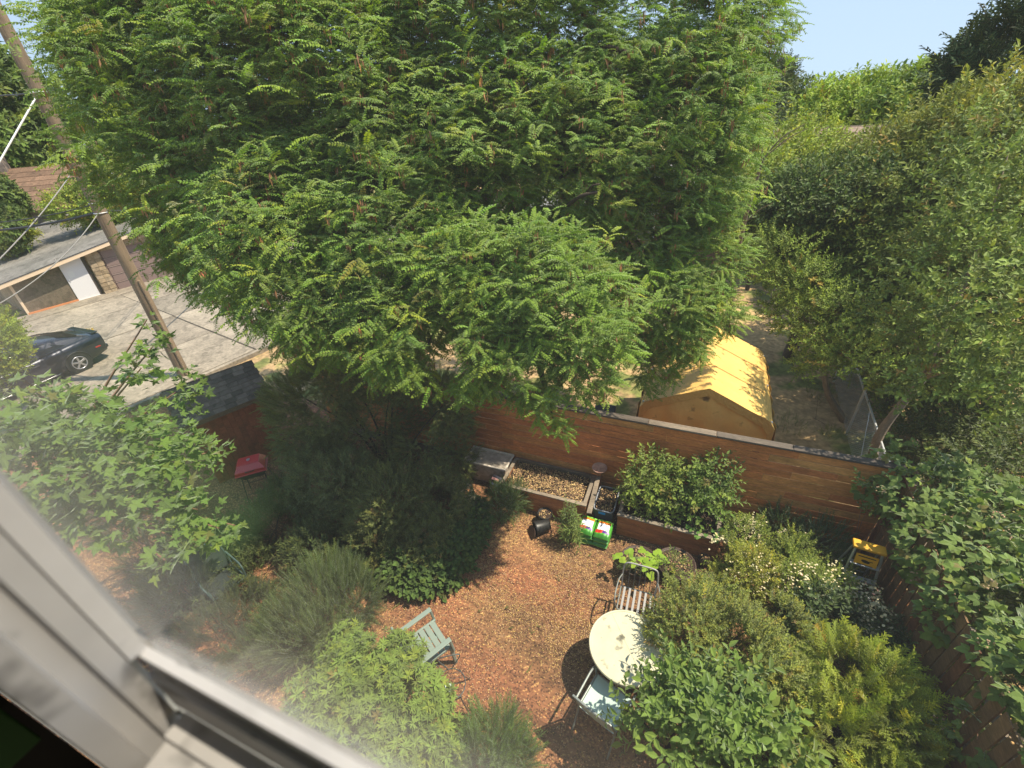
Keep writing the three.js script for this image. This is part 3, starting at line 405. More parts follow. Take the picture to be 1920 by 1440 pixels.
// ---- red barbecue
{
  const p = onY(468, 868, 0.85); const g = thing('barbecue', 'red lidded barbecue on black legs against the dark shrubs', 'barbecue', [p.x, 0, p.z], 0.35); const red = new THREE.MeshPhysicalMaterial({ color: lin(0.52, 0.02, 0.03), roughness: 0.35, clearcoat: 0.5 });
  const loft = (w0, d0, y0, w1, d1, y1) => { const a = [[-w0, y0, -d0], [w0, y0, -d0], [w0, y0, d0], [-w0, y0, d0]], b = [[-w1, y1, -d1], [w1, y1, -d1], [w1, y1, d1], [-w1, y1, d1]], q = []; for (let i = 0; i < 4; i++) q.push(quad(a[i], b[i], b[(i + 1) % 4], a[(i + 1) % 4])); return q; };
  mk('lid', merge([...loft(0.29, 0.21, 0.72, 0.285, 0.205, 0.80), ...loft(0.285, 0.205, 0.80, 0.20, 0.13, 0.93), rbox(0.42, 0.02, 0.28, 0.01, 0, 0.927, 0)]), red, g); mk('lid_rim', rbox(0.61, 0.025, 0.45, 0.012, 0, 0.72, 0), red, g); mk('vent', cyl(0.035, 0.035, 0.012, 20, 0, 0.944, 0), M.steel, g); mk('handle', tube([[-0.08, 0.80, 0.21], [-0.07, 0.82, 0.26], [0.07, 0.82, 0.26], [0.08, 0.80, 0.21]], 0.009, 16, 6), M.black, g);
  mk('firebox', merge([...loft(0.18, 0.12, 0.54, 0.28, 0.20, 0.70), rbox(0.36, 0.02, 0.24, 0.01, 0, 0.545, 0)]), M.black, g); for (const x of [-1, 1]) for (const z of [-1, 1]) mk('leg', bar([x * 0.22, 0.6, z * 0.15], [x * 0.27 * (z > 0 ? 1 : 1), z > 0 || x < 0 ? 0 : 0.06, z * 0.24], 0.011), M.black, g); mk('shelf_rod', bar([-0.26, 0.2, 0.2], [0.26, 0.2, 0.2], 0.006), M.black, g); mk('shelf_rod', bar([-0.26, 0.2, -0.2], [0.26, 0.2, -0.2], 0.006), M.black, g);
  for (const z of [-1, 1]) mk('wheel', new THREE.TorusGeometry(0.055, 0.018, 8, 24).rotateY(Math.PI / 2).translate(0.29, 0.074, z * 0.24), M.rubber, g);
}
// ---- stepladder
{
  const p = onY(1578, 1120, 0); const g = thing('stepladder', 'grey folding stepladder with a yellow top standing in the corner', 'ladder', [p.x, 0, p.z], YAW - 0.1); const y = std(0.72, 0.36, 0.02, 0.5), al = std(0.45, 0.46, 0.48, 0.4, { metalness: 0.7 }); const H = 1.2;
  for (const s of [-1, 1]) { mk('front_rail', bar([s * 0.24, 0, 0.36], [s * 0.16, H, 0.05], 0.018), al, g); mk('rear_rail', bar([s * 0.23, 0, -0.34], [s * 0.15, H, -0.05], 0.014), al, g); }
  for (let i = 1; i < 5; i++) { const t = i / 5.0; mk('step', rbox(2 * lerp(0.24, 0.16, t), 0.025, 0.08, 0.006, 0, H * t, lerp(0.36, 0.05, t)), al, g); } mk('brace', bar([-0.2, 0.45, -0.23], [0.2, 0.45, -0.23], 0.008), al, g);
  mk('top_cap', rbox(0.40, 0.05, 0.16, 0.014, 0, H + 0.02, 0), y, g); const cv = document.createElement('canvas'); cv.width = 128; cv.height = 96; const x = cv.getContext('2d'); x.fillStyle = '#e0a012'; x.fillRect(0, 0, 128, 96); x.fillStyle = '#2a2410'; x.fillRect(14, 12, 100, 8); x.beginPath(); x.ellipse(62, 50, 26, 12, 0.2, 0, 7); x.fill(); x.fillRect(80, 40, 22, 6); x.fillRect(20, 76, 88, 6); const t = new THREE.CanvasTexture(cv); t.colorSpace = THREE.SRGBColorSpace;
  mk('warning_plate', new THREE.BoxGeometry(0.27, 0.20, 0.008).applyMatrix4(T4(0, H - 0.16, 0.118, -0.25)), [y, y, y, y, new THREE.MeshStandardMaterial({ map: t, roughness: 0.5 }), y], g);
}
// ---------------------------------------------------------------- beyond the fence
{ // tarp canopy
  const g = thing('tarp_canopy', 'yellow tarpaulin garage canopy standing behind the board fence', 'canopy', F(3.56, -1.0), YAW); const tarp = std(1.18, 0.74, 0.21, 0.6, { map: rep(texPaint, 0.45, 0.45), bumpMap: rep(texWrinkle, 0.6, 0.6), bumpScale: 0.018 }), seam = std(0.62, 0.36, 0.09, 0.6, { bumpMap: rep(texWrinkle, 2, 2), bumpScale: 0.02 });
  const W = 1.22, L = 2.85, HR = 2.22, HE = 1.72; const prof = []; for (let i = 0; i <= 24; i++) { const x = -W + 2 * W * i / 24, e = Math.abs(x) / W; prof.push([x, HR - (HR - HE) * e - (e > 0.86 ? 0.14 * ((e - 0.86) / 0.14) ** 2 : 0) + 0.02 * Math.cos(x * 3)]); }
  const nz = 30, v = [], t = []; for (let j = 0; j <= nz; j++) for (let i = 0; i <= 24; i++) { const z = -L * j / nz, sag = 0.030 * Math.sin(Math.PI * ((j / nz * 3) % 1)) * (1 - Math.abs(prof[i][0]) / W * 0.3); v.push([prof[i][0], prof[i][1] - sag + 0.012 * (noise3(prof[i][0] * 4, j * 0.4, 3) - 0.5), z]); }
  for (let j = 0; j < nz; j++) for (let i = 0; i < 24; i++) { const a = j * 25 + i; t.push([a, a + 1, a + 26], [a, a + 26, a + 25]); } const roofG = new THREE.BufferGeometry(); roofG.setAttribute('position', new THREE.Float32BufferAttribute(v.flat(), 3)); roofG.setIndex(t.flat()); roofG.computeVertexNormals(); mk('roof_tarp', uvm(roofG), tarp, g);
  for (const s of [-1, 1]) { const sv = [], st = []; for (let j = 0; j <= nz; j++) for (let k = 0; k <= 6; k++) { const y = lerp(prof[0][1], 0.02, k / 6), z = -L * j / nz; sv.push([s * (W + 0.02 + 0.05 * k / 6 + 0.02 * Math.sin(j * 1.3 + k)), y, z]); } for (let j = 0; j < nz; j++) for (let k = 0; k < 6; k++) { const a = j * 7 + k; st.push(a, a + 1, a + 8, a, a + 8, a + 7); } const sg = new THREE.BufferGeometry(); sg.setAttribute('position', new THREE.Float32BufferAttribute(sv.flat(), 3)); sg.setIndex(st); sg.computeVertexNormals(); mk('side_tarp', uvm(sg), tarp, g); }
  for (const z of [-0.02, -L + 0.02]) { const ev = [], et = []; for (let i = 0; i <= 24; i++) for (let k = 0; k <= 8; k++) ev.push([prof[i][0], lerp(0.02, prof[i][1] - 0.03, k / 8), z - 0.03 + 0.035 * (noise3(i * 0.5, k * 0.6, 2 + z) - 0.5) + 0.02 * Math.sin(i * 1.1)]); for (let i = 0; i < 24; i++) for (let k = 0; k < 8; k++) { const a = i * 9 + k; et.push(a, a + 9, a + 10, a, a + 10, a + 1); } const eg = new THREE.BufferGeometry(); eg.setAttribute('position', new THREE.Float32BufferAttribute(ev.flat(), 3)); eg.setIndex(et); eg.computeVertexNormals(); mk(z > -1 ? 'front_tarp' : 'rear_tarp', uvm(eg), tarp, g); }
  const bv = [], bt = []; for (let i = 0; i <= 24; i++) { bv.push([prof[i][0], prof[i][1] + 0.004, 0.012], [prof[i][0] * 0.925, prof[i][1] - 0.165, 0.0]); if (i) { const a = (i - 1) * 2; bt.push([a, a + 1, a + 3], [a, a + 3, a + 2]); } } mk('hem_band', poly(bv, bt), seam, g);
  for (const s of [-1, 1]) mk('hem_band', quad([s * W, HE - 0.14, 0.012], [s * W * 0.925, HE - 0.28, 0.004], [s * W * 0.925, 0.03, 0.004], [s * W, 0.03, 0.012]), seam, g);
  for (const z of [-0.95, -1.9]) { const sv = [], st = []; for (let i = 1; i < 24; i++) { sv.push([prof[i][0], prof[i][1] + 0.010, z + 0.02], [prof[i][0], prof[i][1] + 0.016, z], [prof[i][0], prof[i][1] + 0.010, z - 0.02]); if (i > 1) { const a = (i - 2) * 3; st.push([a, a + 1, a + 4], [a, a + 4, a + 3], [a + 1, a + 2, a + 5], [a + 1, a + 5, a + 4]); } } mk('seam', poly(sv, st), seam, g); }
  for (const s of [-1, 1]) for (const z of [-0.1, -L / 2, -L + 0.1]) mk('frame_leg', bar([s * (W - 0.06), 0, z], [s * (W - 0.06), HE - 0.05, z], 0.02), M.zinc, g);
}
{ // black compost bin
  const p = F(1.66, -0.85); const g = thing('compost_bin', 'black compost bin with a perforated lid just behind the fence', 'compost bin', p, YAW + 0.06); const pm = std(0.035, 0.03, 0.03, 0.55); mk('body', rbox(0.52, 1.05, 0.52, 0.03, 0, 0.53, 0), pm, g); for (let k = 0; k < 4; k++) mk('rib', rbox(0.54, 0.03, 0.54, 0.01, 0, 0.2 + k * 0.24, 0), pm, g);
  const lid = mk('lid', rbox(0.56, 0.05, 0.5, 0.02, 0, 1.10, -0.02, 0.25), pm, g); for (let i = 0; i < 5; i++) for (let j = 0; j < 3; j++) mk('hole', rbox(0.05, 0.012, 0.05, 0.005, -0.18 + i * 0.09, 1.128 - j * 0.025 + 0.02, -0.08 + j * 0.095, 0.25), std(0.30, 0.27, 0.25, 0.6), lid); mk('hopper', rbox(0.44, 0.2, 0.3, 0.03, 0, 1.26, -0.2, 0.2), M.black, g);
}
{ // chain link fence with top rail
  const A = V(6.5, 0, -5.75), B = V(8.75, 0, -10.2), d = B.clone().sub(A), L = d.length(); const g = thing('chain_link_fence', 'galvanised chain link fence with top rail running away from the board fence', 'fence', A, Math.atan2(-d.z, d.x)); const H = 1.2, w = 0.068, bars = [], k = 0.0017;
  for (let x = -H; x < L; x += w) for (const s of [1, -1]) { let x0 = x, y0 = s > 0 ? 0.03 : H, x1 = x + H, y1 = s > 0 ? H : 0.03; if (x0 < 0) { const q = -x0 / H; x0 = 0; y0 = lerp(y0, y1, q); } if (x1 > L) { const q = (L - x0) / (x1 - x0); x1 = L; y1 = lerp(y0, y1, q); } bars.push(bar([x0, y0, s * 0.003], [x1, y1, s * 0.003], k, 3)); } mk('wire_mesh', merge(bars), M.zinc, g);
  mk('top_rail', bar([0, H, 0], [L, H, 0], 0.021, 10), M.zinc, g); for (let i = 0; i < 3; i++) { const x = 0.05 + i * (L - 0.1) / 2; mk('post', bar([x, 0, 0], [x, H + 0.05, 0], 0.026, 10), M.zinc, g); } mk('tension_bar', bar([1.1, 0.05, 0.03], [1.9, H - 0.05, 0.03], 0.008), M.zinc, g);
}
{ // timber frame beyond the chain link
  const g = thing('timber_frame', 'low grey timber frame beside the chain link fence', 'planter', onY(1672, 880, 0.3).setY(0), YAW); for (const [w, d, x, z] of [[0.9, 0.04, 0, -0.35], [0.9, 0.04, 0, 0.35], [0.04, 0.66, -0.43, 0], [0.04, 0.66, 0.43, 0]]) mk('plank', rbox(w, 0.3, d, 0.005, x, 0.15, z), M.greyWood[2], g); mk('soil', box(0.8, 0.02, 0.6, 0, 0.2, 0), M.soil, g);
}
// ---- red garden shed with shingled roof
{
  const p = V(-6.62, 0, -8.72); const g = thing('garden_shed', 'small red board shed with a dark shingled roof beyond the maple', 'shed', p, 0.72); const red = wood(0.52, 0.16, 0.08), W = 1.5, D = 1.3, HE = 1.8, HR = 2.2; // ridge along local x
  for (const s of [-1, 1]) for (let i = 0; i < 13; i++) mk('board', box(W / 13 - 0.006, HE, 0.02, -W / 2 + (i + 0.5) * W / 13, HE / 2, s * D / 2), red, g);
  for (const s of [-1, 1]) { for (let i = 0; i < 12; i++) { const z = -D / 2 + (i + 0.5) * D / 12, h = HE + (HR - HE) * (1 - Math.abs(z) / (D / 2)); mk('board', box(0.02, h - 0.03, D / 12 - 0.006, s * (W / 2 - 0.012), h / 2 - 0.015, z), red, g); } }
  const sm = [std(0.25, 0.20, 0.17, 0.95, { map: greyMap }), std(0.19, 0.155, 0.13, 0.95, { map: greyMap }), std(0.31, 0.25, 0.21, 0.95, { map: greyMap })], slope = Math.hypot(D / 2 + 0.16, HR - HE + 0.1), ang = Math.atan2(HR - HE + 0.1, D / 2 + 0.16);
  const roof = mk('roof', merge([1, -1].map((s) => box(W + 0.3, 0.03, slope, 0, (HR + HE - 0.1) / 2 + 0.02, s * (D / 2 + 0.16) / 2, s * ang))), sm[0], g);
  for (const s of [1, -1]) for (let c = 0; c < 8; c++) for (let i = 0; i < 8; i++) { const t = (c + 0.5) / 8, y = lerp(HE - 0.1, HR, t) + 0.052, z = s * (D / 2 + 0.16) * (1 - t), w = (W + 0.3) / 8; mk('shingle', box(w - 0.006, 0.012, slope / 8 + 0.03, -(W + 0.3) / 2 + (i + 0.5) * w + (c % 2 ? 0.02 : -0.02), y, z, s * (ang - 0.05)), sm[Math.floor(R() * 3)], roof); }
  mk('fascia', box(W + 0.3, 0.10, 0.02, 0, HE - 0.10, D / 2 + 0.17), wood(0.30, 0.22, 0.15), g); mk('fascia', box(W + 0.3, 0.10, 0.02, 0, HE - 0.10, -D / 2 - 0.17), wood(0.30, 0.22, 0.15), g);
}
// ---- utility pole
const POLE = onY(346, 703, 0);
{
  const g = thing('utility_pole', 'weathered timber utility pole standing at the alley edge', 'utility pole', POLE, 0); mk('pole', uvm(cyl(0.125, 0.165, 11.5, 20, 0, 5.75, 0)), std(0.42, 0.335, 0.25, 0.9, { map: rep(texWood, 4, 0.5), bumpMap: rep(texWood, 4, 0.5), bumpScale: 0.01 }), g);
  { const pg = g.children[0].geometry, p = pg.attributes.position, uv = pg.attributes.uv; for (let i = 0; i < p.count; i++) uv.setXY(i, p.getY(i) * 0.12, Math.atan2(p.getZ(i), p.getX(i)) * 0.25); g.children[0].material.map.repeat.set(1, 2); }
  mk('conduit', bar([0.16, 0, 0.10], [0.15, 3.2, 0.09], 0.035, 10), wood(0.5, 0.40, 0.30), g); const dir = V(-0.85, 0, -0.5).normalize(), P = (h, k = 0.15) => V(0, h, 0).addScaledVector(V(0.6, 0, 0.8), k);
  mk('bracket', new THREE.TorusGeometry(0.15, 0.022, 8, 28).rotateX(Math.PI / 2).translate(0, 7.75, 0), M.white, g); mk('bracket', new THREE.TorusGeometry(0.152, 0.014, 8, 28).rotateX(Math.PI / 2).translate(0, 5.05, 0), M.zinc, g); mk('bracket', new THREE.TorusGeometry(0.15, 0.014, 8, 28).rotateX(Math.PI / 2).translate(0, 5.3, 0), M.zinc, g);
  mk('tag_plate', box(0.06, 0.10, 0.004, 0.08, 2.2, 0.138), M.zinc, g); mk('step_bolt', bar([0, 6.6, 0.1], [0.05, 6.6, 0.28], 0.01), M.iron, g);
}
function wire(name, label, a, b, sag, r, mat, n = 14) { const pts = []; for (let i = 0; i <= n; i++) { const t = i / n, p = a.clone().lerp(b, t); p.y -= sag * 4 * t * (1 - t); pts.push(p); } return tag(mk(name, tube(pts, r, n * 2, 5), mat), label, 'cable'); }
{
  const at0 = (h) => POLE.clone().setY(h); const wm = std(0.035, 0.035, 0.04, 0.6);
  wire('guy_wire', 'guy wire in a white plastic guard beside the utility pole', at0(7.75), at(-40, 372, 15.5), 0, 0.02, M.white);
  wire('telephone_cable', 'thick dark cable bundle crossing before the far brown roof', at0(5.05).add(V(-0.15, 0, 0)), at(-200, 430, 24), 0.25, 0.032, wm); wire('telephone_cable', 'thin dark cable just above the thick bundle', at0(5.25).add(V(-0.15, 0, 0)), at(-200, 416, 24), 0.25, 0.014, wm);
  wire('telephone_cable', 'dark cable leaving the pole through the tree towards houses', at0(5.1), at(420, 352, 26), 0.3, 0.03, wm); wire('power_line', 'upper dark line from the white guard bracket out of frame', at0(7.75), at(-200, 150, 25), 0.2, 0.018, wm);
  wire('power_line', 'pair of thin lines from pole bracket into the locust', at0(7.8), at(330, 150, 30), 0.2, 0.013, wm); wire('power_line', 'second thin line from pole bracket into the locust', at0(7.55), at(330, 215, 30), 0.2, 0.013, wm);
  wire('service_drop', 'slack grey service cable passing over the garage roof', at0(5.1), at(-60, 600, 13.4), 0.25, 0.012, std(0.28, 0.27, 0.26, 0.6)); wire('service_drop', 'slack service cable crossing the corner of the garage roof', at(130, 330, 22), at(-80, 560, 15), 0.12, 0.016, std(0.28, 0.27, 0.26, 0.6));
  wire('distant_line', 'long thin line above the far tree tops', at(1380, 165, 40), at(1960, 92, 30), 0.25, 0.022, wm); wire('distant_line', 'faint line in front of the dark distant trees', at(1380, 222, 38), at(1520, 214, 38), 0.1, 0.018, std(0.3, 0.3, 0.3, 0.6)); wire('distant_line', 'lower faint line in front of the dark distant trees', at(1380, 242, 38), at(1520, 232, 38), 0.1, 0.018, std(0.3, 0.3, 0.3, 0.6));
}

// ---------------------------------------------------------------- garages on the far side of the alley
{
  const H = (a) => 2.16 + 0.175 * (a + 0.2), P0 = 13.1, DEP = 9.5; const toL = (a, p) => [a, 0, P0 - p]; // local x along alley, +z towards the camera
  const g = thing('garage', 'low garage with grey rolled roofing and a white side door across the alley', 'garage', AL(0, P0), AYAW); const dark = std(0.30, 0.235, 0.185, 0.9, { map: greyMap }), tan = std(0.62, 0.47, 0.30, 0.8, { map: greyMap }), trim = std(0.78, 0.60, 0.42, 0.7);
  mk('front_panel', quad([-3.15, 0.1, 0], [-1.38, 0.1, 0], [-1.38, H(-1.38) - 0.1, 0], [-3.15, H(-3.15) - 0.1, 0]), dark, g); mk('lintel', quad([-1.38, 2.02, 0], [-0.35, 2.02, 0], [-0.35, H(-0.35) - 0.05, 0], [-1.38, H(-1.38) - 0.05, 0]), dark, g); mk('jamb', box(0.14, 2.0, 0.03, -0.43, 1.0, -0.01), std(0.10, 0.08, 0.07, 0.9), g);
  mk('corner_post', box(0.09, H(-3.2) - 0.1, 0.09, -3.2, (H(-3.2) - 0.1) / 2, 0.0), trim, g); mk('sill', box(1.85, 0.10, 0.06, -2.28, 0.06, 0.03), std(0.62, 0.24, 0.10, 0.7), g); mk('sill', box(0.9, 0.05, 0.1, -0.92, 0.03, 0.03), std(0.6, 0.55, 0.5, 0.8), g);
  const door = mk('door', box(0.86, 1.96, 0.045, -0.93, 1.02, 0.02), std(0.74, 0.73, 0.74, 0.55), g); mk('handle', new THREE.SphereGeometry(0.03, 10, 8).translate(-1.28, 1.0, 0.06), M.steel, door); mk('notice', box(0.2, 0.27, 0.004, -1.1, 1.25, 0.046), M.white, door);
  mk('side_wall', quad([-3.2, 0, 0], [-3.2, 0, -DEP], [-3.2, H(-3.2), -DEP], [-3.2, H(-3.2), 0]), tan, g); mk('rear_wall', quad([-3.2, 0, -DEP], [3.4, 0, -DEP], [3.4, H(3.4), -DEP], [-3.2, H(-3.2), -DEP]), tan, g);
  const rm = [std(0.37, 0.35, 0.335, 0.95, { map: greyMap, bumpMap: greyMap, bumpScale: 0.01 }), std(0.32, 0.305, 0.29, 0.95, { map: greyMap, bumpMap: greyMap, bumpScale: 0.01 }), std(0.42, 0.395, 0.375, 0.95, { map: greyMap, bumpMap: greyMap, bumpScale: 0.01 })];
  const a0 = -3.75, a1 = 3.6, sl = Math.atan(0.175), roof = mk('roof_deck', quad([a0, H(a0), 0.4], [a1, H(a1), 0.4], [a1, H(a1), -DEP - 0.3], [a0, H(a0), -DEP - 0.3]), rm[0], g);
  const ns = 9, sw = (DEP + 0.7) / ns; for (let i = 0; i < ns; i++) { const z = 0.4 - (i + 0.5) * sw; const L = Math.hypot(a1 - a0, H(a1) - H(a0)); const st = mk('roofing_strip', box(L, 0.012, sw + 0.05), rm[i % 3], roof); st.position.set((a0 + a1) / 2, (H(a0) + H(a1)) / 2 + 0.03 + 0.004 * (i % 2), z); st.rotation.set(0.006, 0, sl); }
  mk('fascia', box(Math.hypot(a1 - a0, H(a1) - H(a0)), 0.17, 0.03, (a0 + a1) / 2, (H(a0) + H(a1)) / 2 - 0.075, 0.41, 0, 0, sl), trim, g); mk('drip_edge', box(Math.hypot(a1 - a0, H(a1) - H(a0)), 0.03, 0.05, (a0 + a1) / 2, (H(a0) + H(a1)) / 2 + 0.02, 0.415, 0, 0, sl), std(0.06, 0.06, 0.07, 0.6), g);
  // shingled pier and header round the overhead door
  const sm = [std(0.68, 0.52, 0.35, 0.85, { map: greyMap }), std(0.60, 0.455, 0.30, 0.85, { map: greyMap }), std(0.74, 0.58, 0.41, 0.85, { map: greyMap })];
  for (let r = 0; r < 11; r++) for (let i = 0; i < 2; i++) mk('shingle', box(0.265 - 0.008, 0.2, 0.03, -0.2 + 0.135 + i * 0.265 - 0.13 + (r % 2 ? 0.02 : 0), 0.12 + r * 0.185, 0.17 + (r % 2) * 0.004, -0.08), sm[Math.floor(R() * 3)], g);
  for (let r = 0; r < 3; r++) for (let i = 0; i < 11; i++) { const a = 0.45 + i * 0.265, y = 2.06 + r * 0.17; if (y + 0.12 < H(a)) mk('shingle', box(0.257, 0.19, 0.03, a, y, 0.17 + (r % 2) * 0.004, -0.08), sm[Math.floor(R() * 3)], g); }
  mk('pier_core', box(0.5, 2.05, 0.14, -0.07, 1.03, 0.08), sm[1], g); mk('header_core', box(3.0, 0.3, 0.14, 1.95, 2.1, 0.08), sm[1], g); const br = std(0.235, 0.165, 0.15, 0.6), bl2 = std(0.33, 0.25, 0.22, 0.6);
  const od = mk('overhead_door', box(2.9, 1.95, 0.04, 1.7, 0.98, 0.02), br, g); for (let k = 0; k < 5; k++) { mk('door_panel', rbox(2.8, 0.34, 0.05, 0.012, 1.7, 0.2 + k * 0.385, 0.045), br, od); mk('panel_moulding', box(2.8, 0.03, 0.07, 1.7, 0.39 + k * 0.385, 0.05), bl2, od); }
}
// ---------------------------------------------------------------- parked coupe
{
  const g = thing('parked_car', 'dark blue coupe parked in the alley behind the maple', 'car', [-15.26, 0, -14.12], Math.atan2(-0.92, -0.39)); // origin under the rear axle, +x forward
  const paint = new THREE.MeshPhysicalMaterial({ color: lin(0.008, 0.010, 0.024), roughness: 0.3, metalness: 0.3, clearcoat: 1, clearcoatRoughness: 0.05, side: THREE.DoubleSide }), glass = std(0.012, 0.014, 0.016, 0.06), chrome = M.steel;
  const st = [[-1.05, 0.70, 0.45, 0.98], [-0.98, 0.82, 0.30, 1.03], [-0.6, 0.90, 0.24, 1.06], [0, 0.93, 0.22, 1.03], [0.7, 0.925, 0.20, 0.98], [1.5, 0.91, 0.20, 0.95], [2.2, 0.91, 0.20, 0.94], [2.75, 0.92, 0.22, 0.93], [3.3, 0.89, 0.24, 0.86], [3.6, 0.78, 0.30, 0.78], [3.72, 0.60, 0.40, 0.66]];
  const prof = (w, b, t) => [[0.85 * w, b], [0.97 * w, b + 0.06], [w, lerp(b, t, 0.35)], [w * 0.995, lerp(b, t, 0.55)], [w * 0.97, lerp(b, t, 0.80)], [w * 0.92, t - 0.03], [w * 0.80, t + 0.005], [w * 0.4, t + 0.035], [0, t + 0.045]];
  const v = [], idx = []; st.forEach(([x, w, b, t0]) => { const t = t0 * 0.93; const h = prof(w, b, t), full = [...h.map(([a, y]) => [-a, y]), ...h.slice(0, -1).reverse()]; full.forEach(([z, y]) => v.push(x, y, z)); }); const nP = 17; for (let i = 0; i < st.length - 1; i++) for (let j = 0; j < nP - 1; j++) { const a = i * nP + j; idx.push(a, a + 1, a + nP + 1, a, a + nP + 1, a + nP); } for (const e of [0, st.length - 1]) for (let j = 1; j < nP - 1; j++) idx.push(e * nP, e * nP + j, e * nP + j + 1);
  const bg0 = new THREE.BufferGeometry(); bg0.setAttribute('position', new THREE.Float32BufferAttribute(v, 3)); bg0.setIndex(idx); bg0.computeVertexNormals(); mk('body', bg0, paint, g);
  // cabin: rows from belt to roof
  const cab = [[-0.70, 0.97, -0.35, 1.10, 0.05, 1.235], [0.2, 0.95, 0.4, 1.19, 0.5, 1.29], [1.0, 0.92, 1.05, 1.20, 1.05, 1.30], [2.2, 0.90, 1.8, 1.10, 1.45, 1.26]]; const cw = [0.76, 0.80, 0.82, 0.80], tw = [0.54, 0.58, 0.58, 0.55]; const cv = [], ci = []; cab.forEach(([x0, y0, x1, y1, x2, y2], i) => { const w = cw[i], q = tw[i], m = lerp(w, q, 0.62); for (const [x, y, z] of [[x0, y0, -w], [x1, y1, -m], [x2, y2, -q], [x2, y2 + 0.025, 0], [x2, y2, q], [x1, y1, m], [x0, y0, w]]) cv.push(x, y, z); }); for (let i = 0; i < 3; i++) for (let j = 0; j < 6; j++) { const a = i * 7 + j; ci.push(a, a + 1, a + 8, a, a + 8, a + 7); }
  const cg = new THREE.BufferGeometry(); cg.setAttribute('position', new THREE.Float32BufferAttribute(cv, 3)); cg.setIndex(ci); cg.computeVertexNormals(); mk('cabin', cg, paint, g);
  const cp = (i, j) => V(cv[(i * 7 + j) * 3], cv[(i * 7 + j) * 3 + 1], cv[(i * 7 + j) * 3 + 2]); mk('rear_screen', quad(cp(0, 0), cp(0, 6), cp(0, 4), cp(0, 2)).translate(-0.012, 0.006, 0), glass, g); mk('windscreen', quad(cp(3, 0), cp(3, 6), cp(3, 4), cp(3, 2)).translate(0.012, 0.006, 0), glass, g);
  for (const s of [-1, 1]) { const z = (w, q, k) => s * (lerp(w, q, k) + 0.012); mk('side_window', quad([0.85, 0.945, z(0.82, 0.58, 0.06)], [2.02, 0.925, z(0.805, 0.56, 0.06)], [1.44, 1.215, z(0.8, 0.56, 0.84)], [0.9, 1.24, z(0.82, 0.58, 0.84)]), glass, g); mk('quarter_window', quad([0.02, 0.985, z(0.79, 0.57, 0.10)], [0.78, 0.955, z(0.82, 0.58, 0.06)], [0.82, 1.24, z(0.82, 0.58, 0.82)], [0.48, 1.23, z(0.8, 0.58, 0.78)]), glass, g); mk('sill_trim', bar([0.6, 0.25, s * 0.925], [2.3, 0.25, s * 0.915], 0.012), chrome, g); mk('door_seam', bar([0.78, 0.3, s * 0.927], [0.80, 0.96, s * 0.90], 0.006, 4), M.black, g); mk('door_handle', rbox(0.16, 0.03, 0.03, 0.01, 1.0, 0.74, s * 0.915), paint, g); mk('mirror', rbox(0.12, 0.11, 0.2, 0.03, 1.95, 0.94, s * 0.93), paint, g); mk('tail_light', rbox(0.06, 0.16, 0.3, 0.02, -1.03, 0.74, s * 0.5), std(0.35, 0.01, 0.02, 0.25), g); mk('side_marker', rbox(0.16, 0.04, 0.02, 0.006, -0.72, 0.58, s * 0.885), std(0.4, 0.02, 0.02, 0.3), g);
    for (const x of [0, 2.72]) { const wz = s * 0.82; mk('wheel_arch', new THREE.TorusGeometry(0.37, 0.025, 6, 24, Math.PI).translate(x, 0.33, s * 0.918), M.black, g); mk('wheel_well', cyl(0.375, 0.375, 0.28, 28, x, 0.335, s * 0.79, Math.PI / 2), M.black, g); const wh = mk('wheel', new THREE.TorusGeometry(0.265, 0.078, 12, 36).translate(x, 0.335, s * 0.86), M.rubber, g); mk('rim', merge([new THREE.TorusGeometry(0.205, 0.02, 8, 32).translate(x, 0.335, s * 0.925), cyl(0.05, 0.05, 0.05, 16, x, 0.335, s * 0.925, Math.PI / 2), ...[0, 1, 2, 3, 4].map((k) => rbox(0.062, 0.2, 0.03, 0.01, 0, 0.105, 0).applyMatrix4(T4(x, 0.335, s * 0.922, 0, 0, k * 1.2566)))]), std(0.5, 0.5, 0.52, 0.3, { metalness: 0.8 }), wh); mk('brake_disc', cyl(0.2, 0.2, 0.02, 24, x, 0.335, s * 0.885, Math.PI / 2), std(0.04, 0.04, 0.045, 0.5), wh); } }
  mk('rear_bumper', rbox(0.12, 0.14, 1.5, 0.05, -1.03, 0.45, 0), paint, g); mk('bumper_trim', bar([-1.09, 0.42, -0.7], [-1.09, 0.42, 0.7], 0.014), chrome, g); mk('aerial', bar([-0.5, 1.0, -0.45], [-0.62, 1.45, -0.45], 0.004), M.black, g); mk('spoiler', rbox(0.2, 0.035, 1.4, 0.012, -0.92, 1.0, 0), paint, g);
}
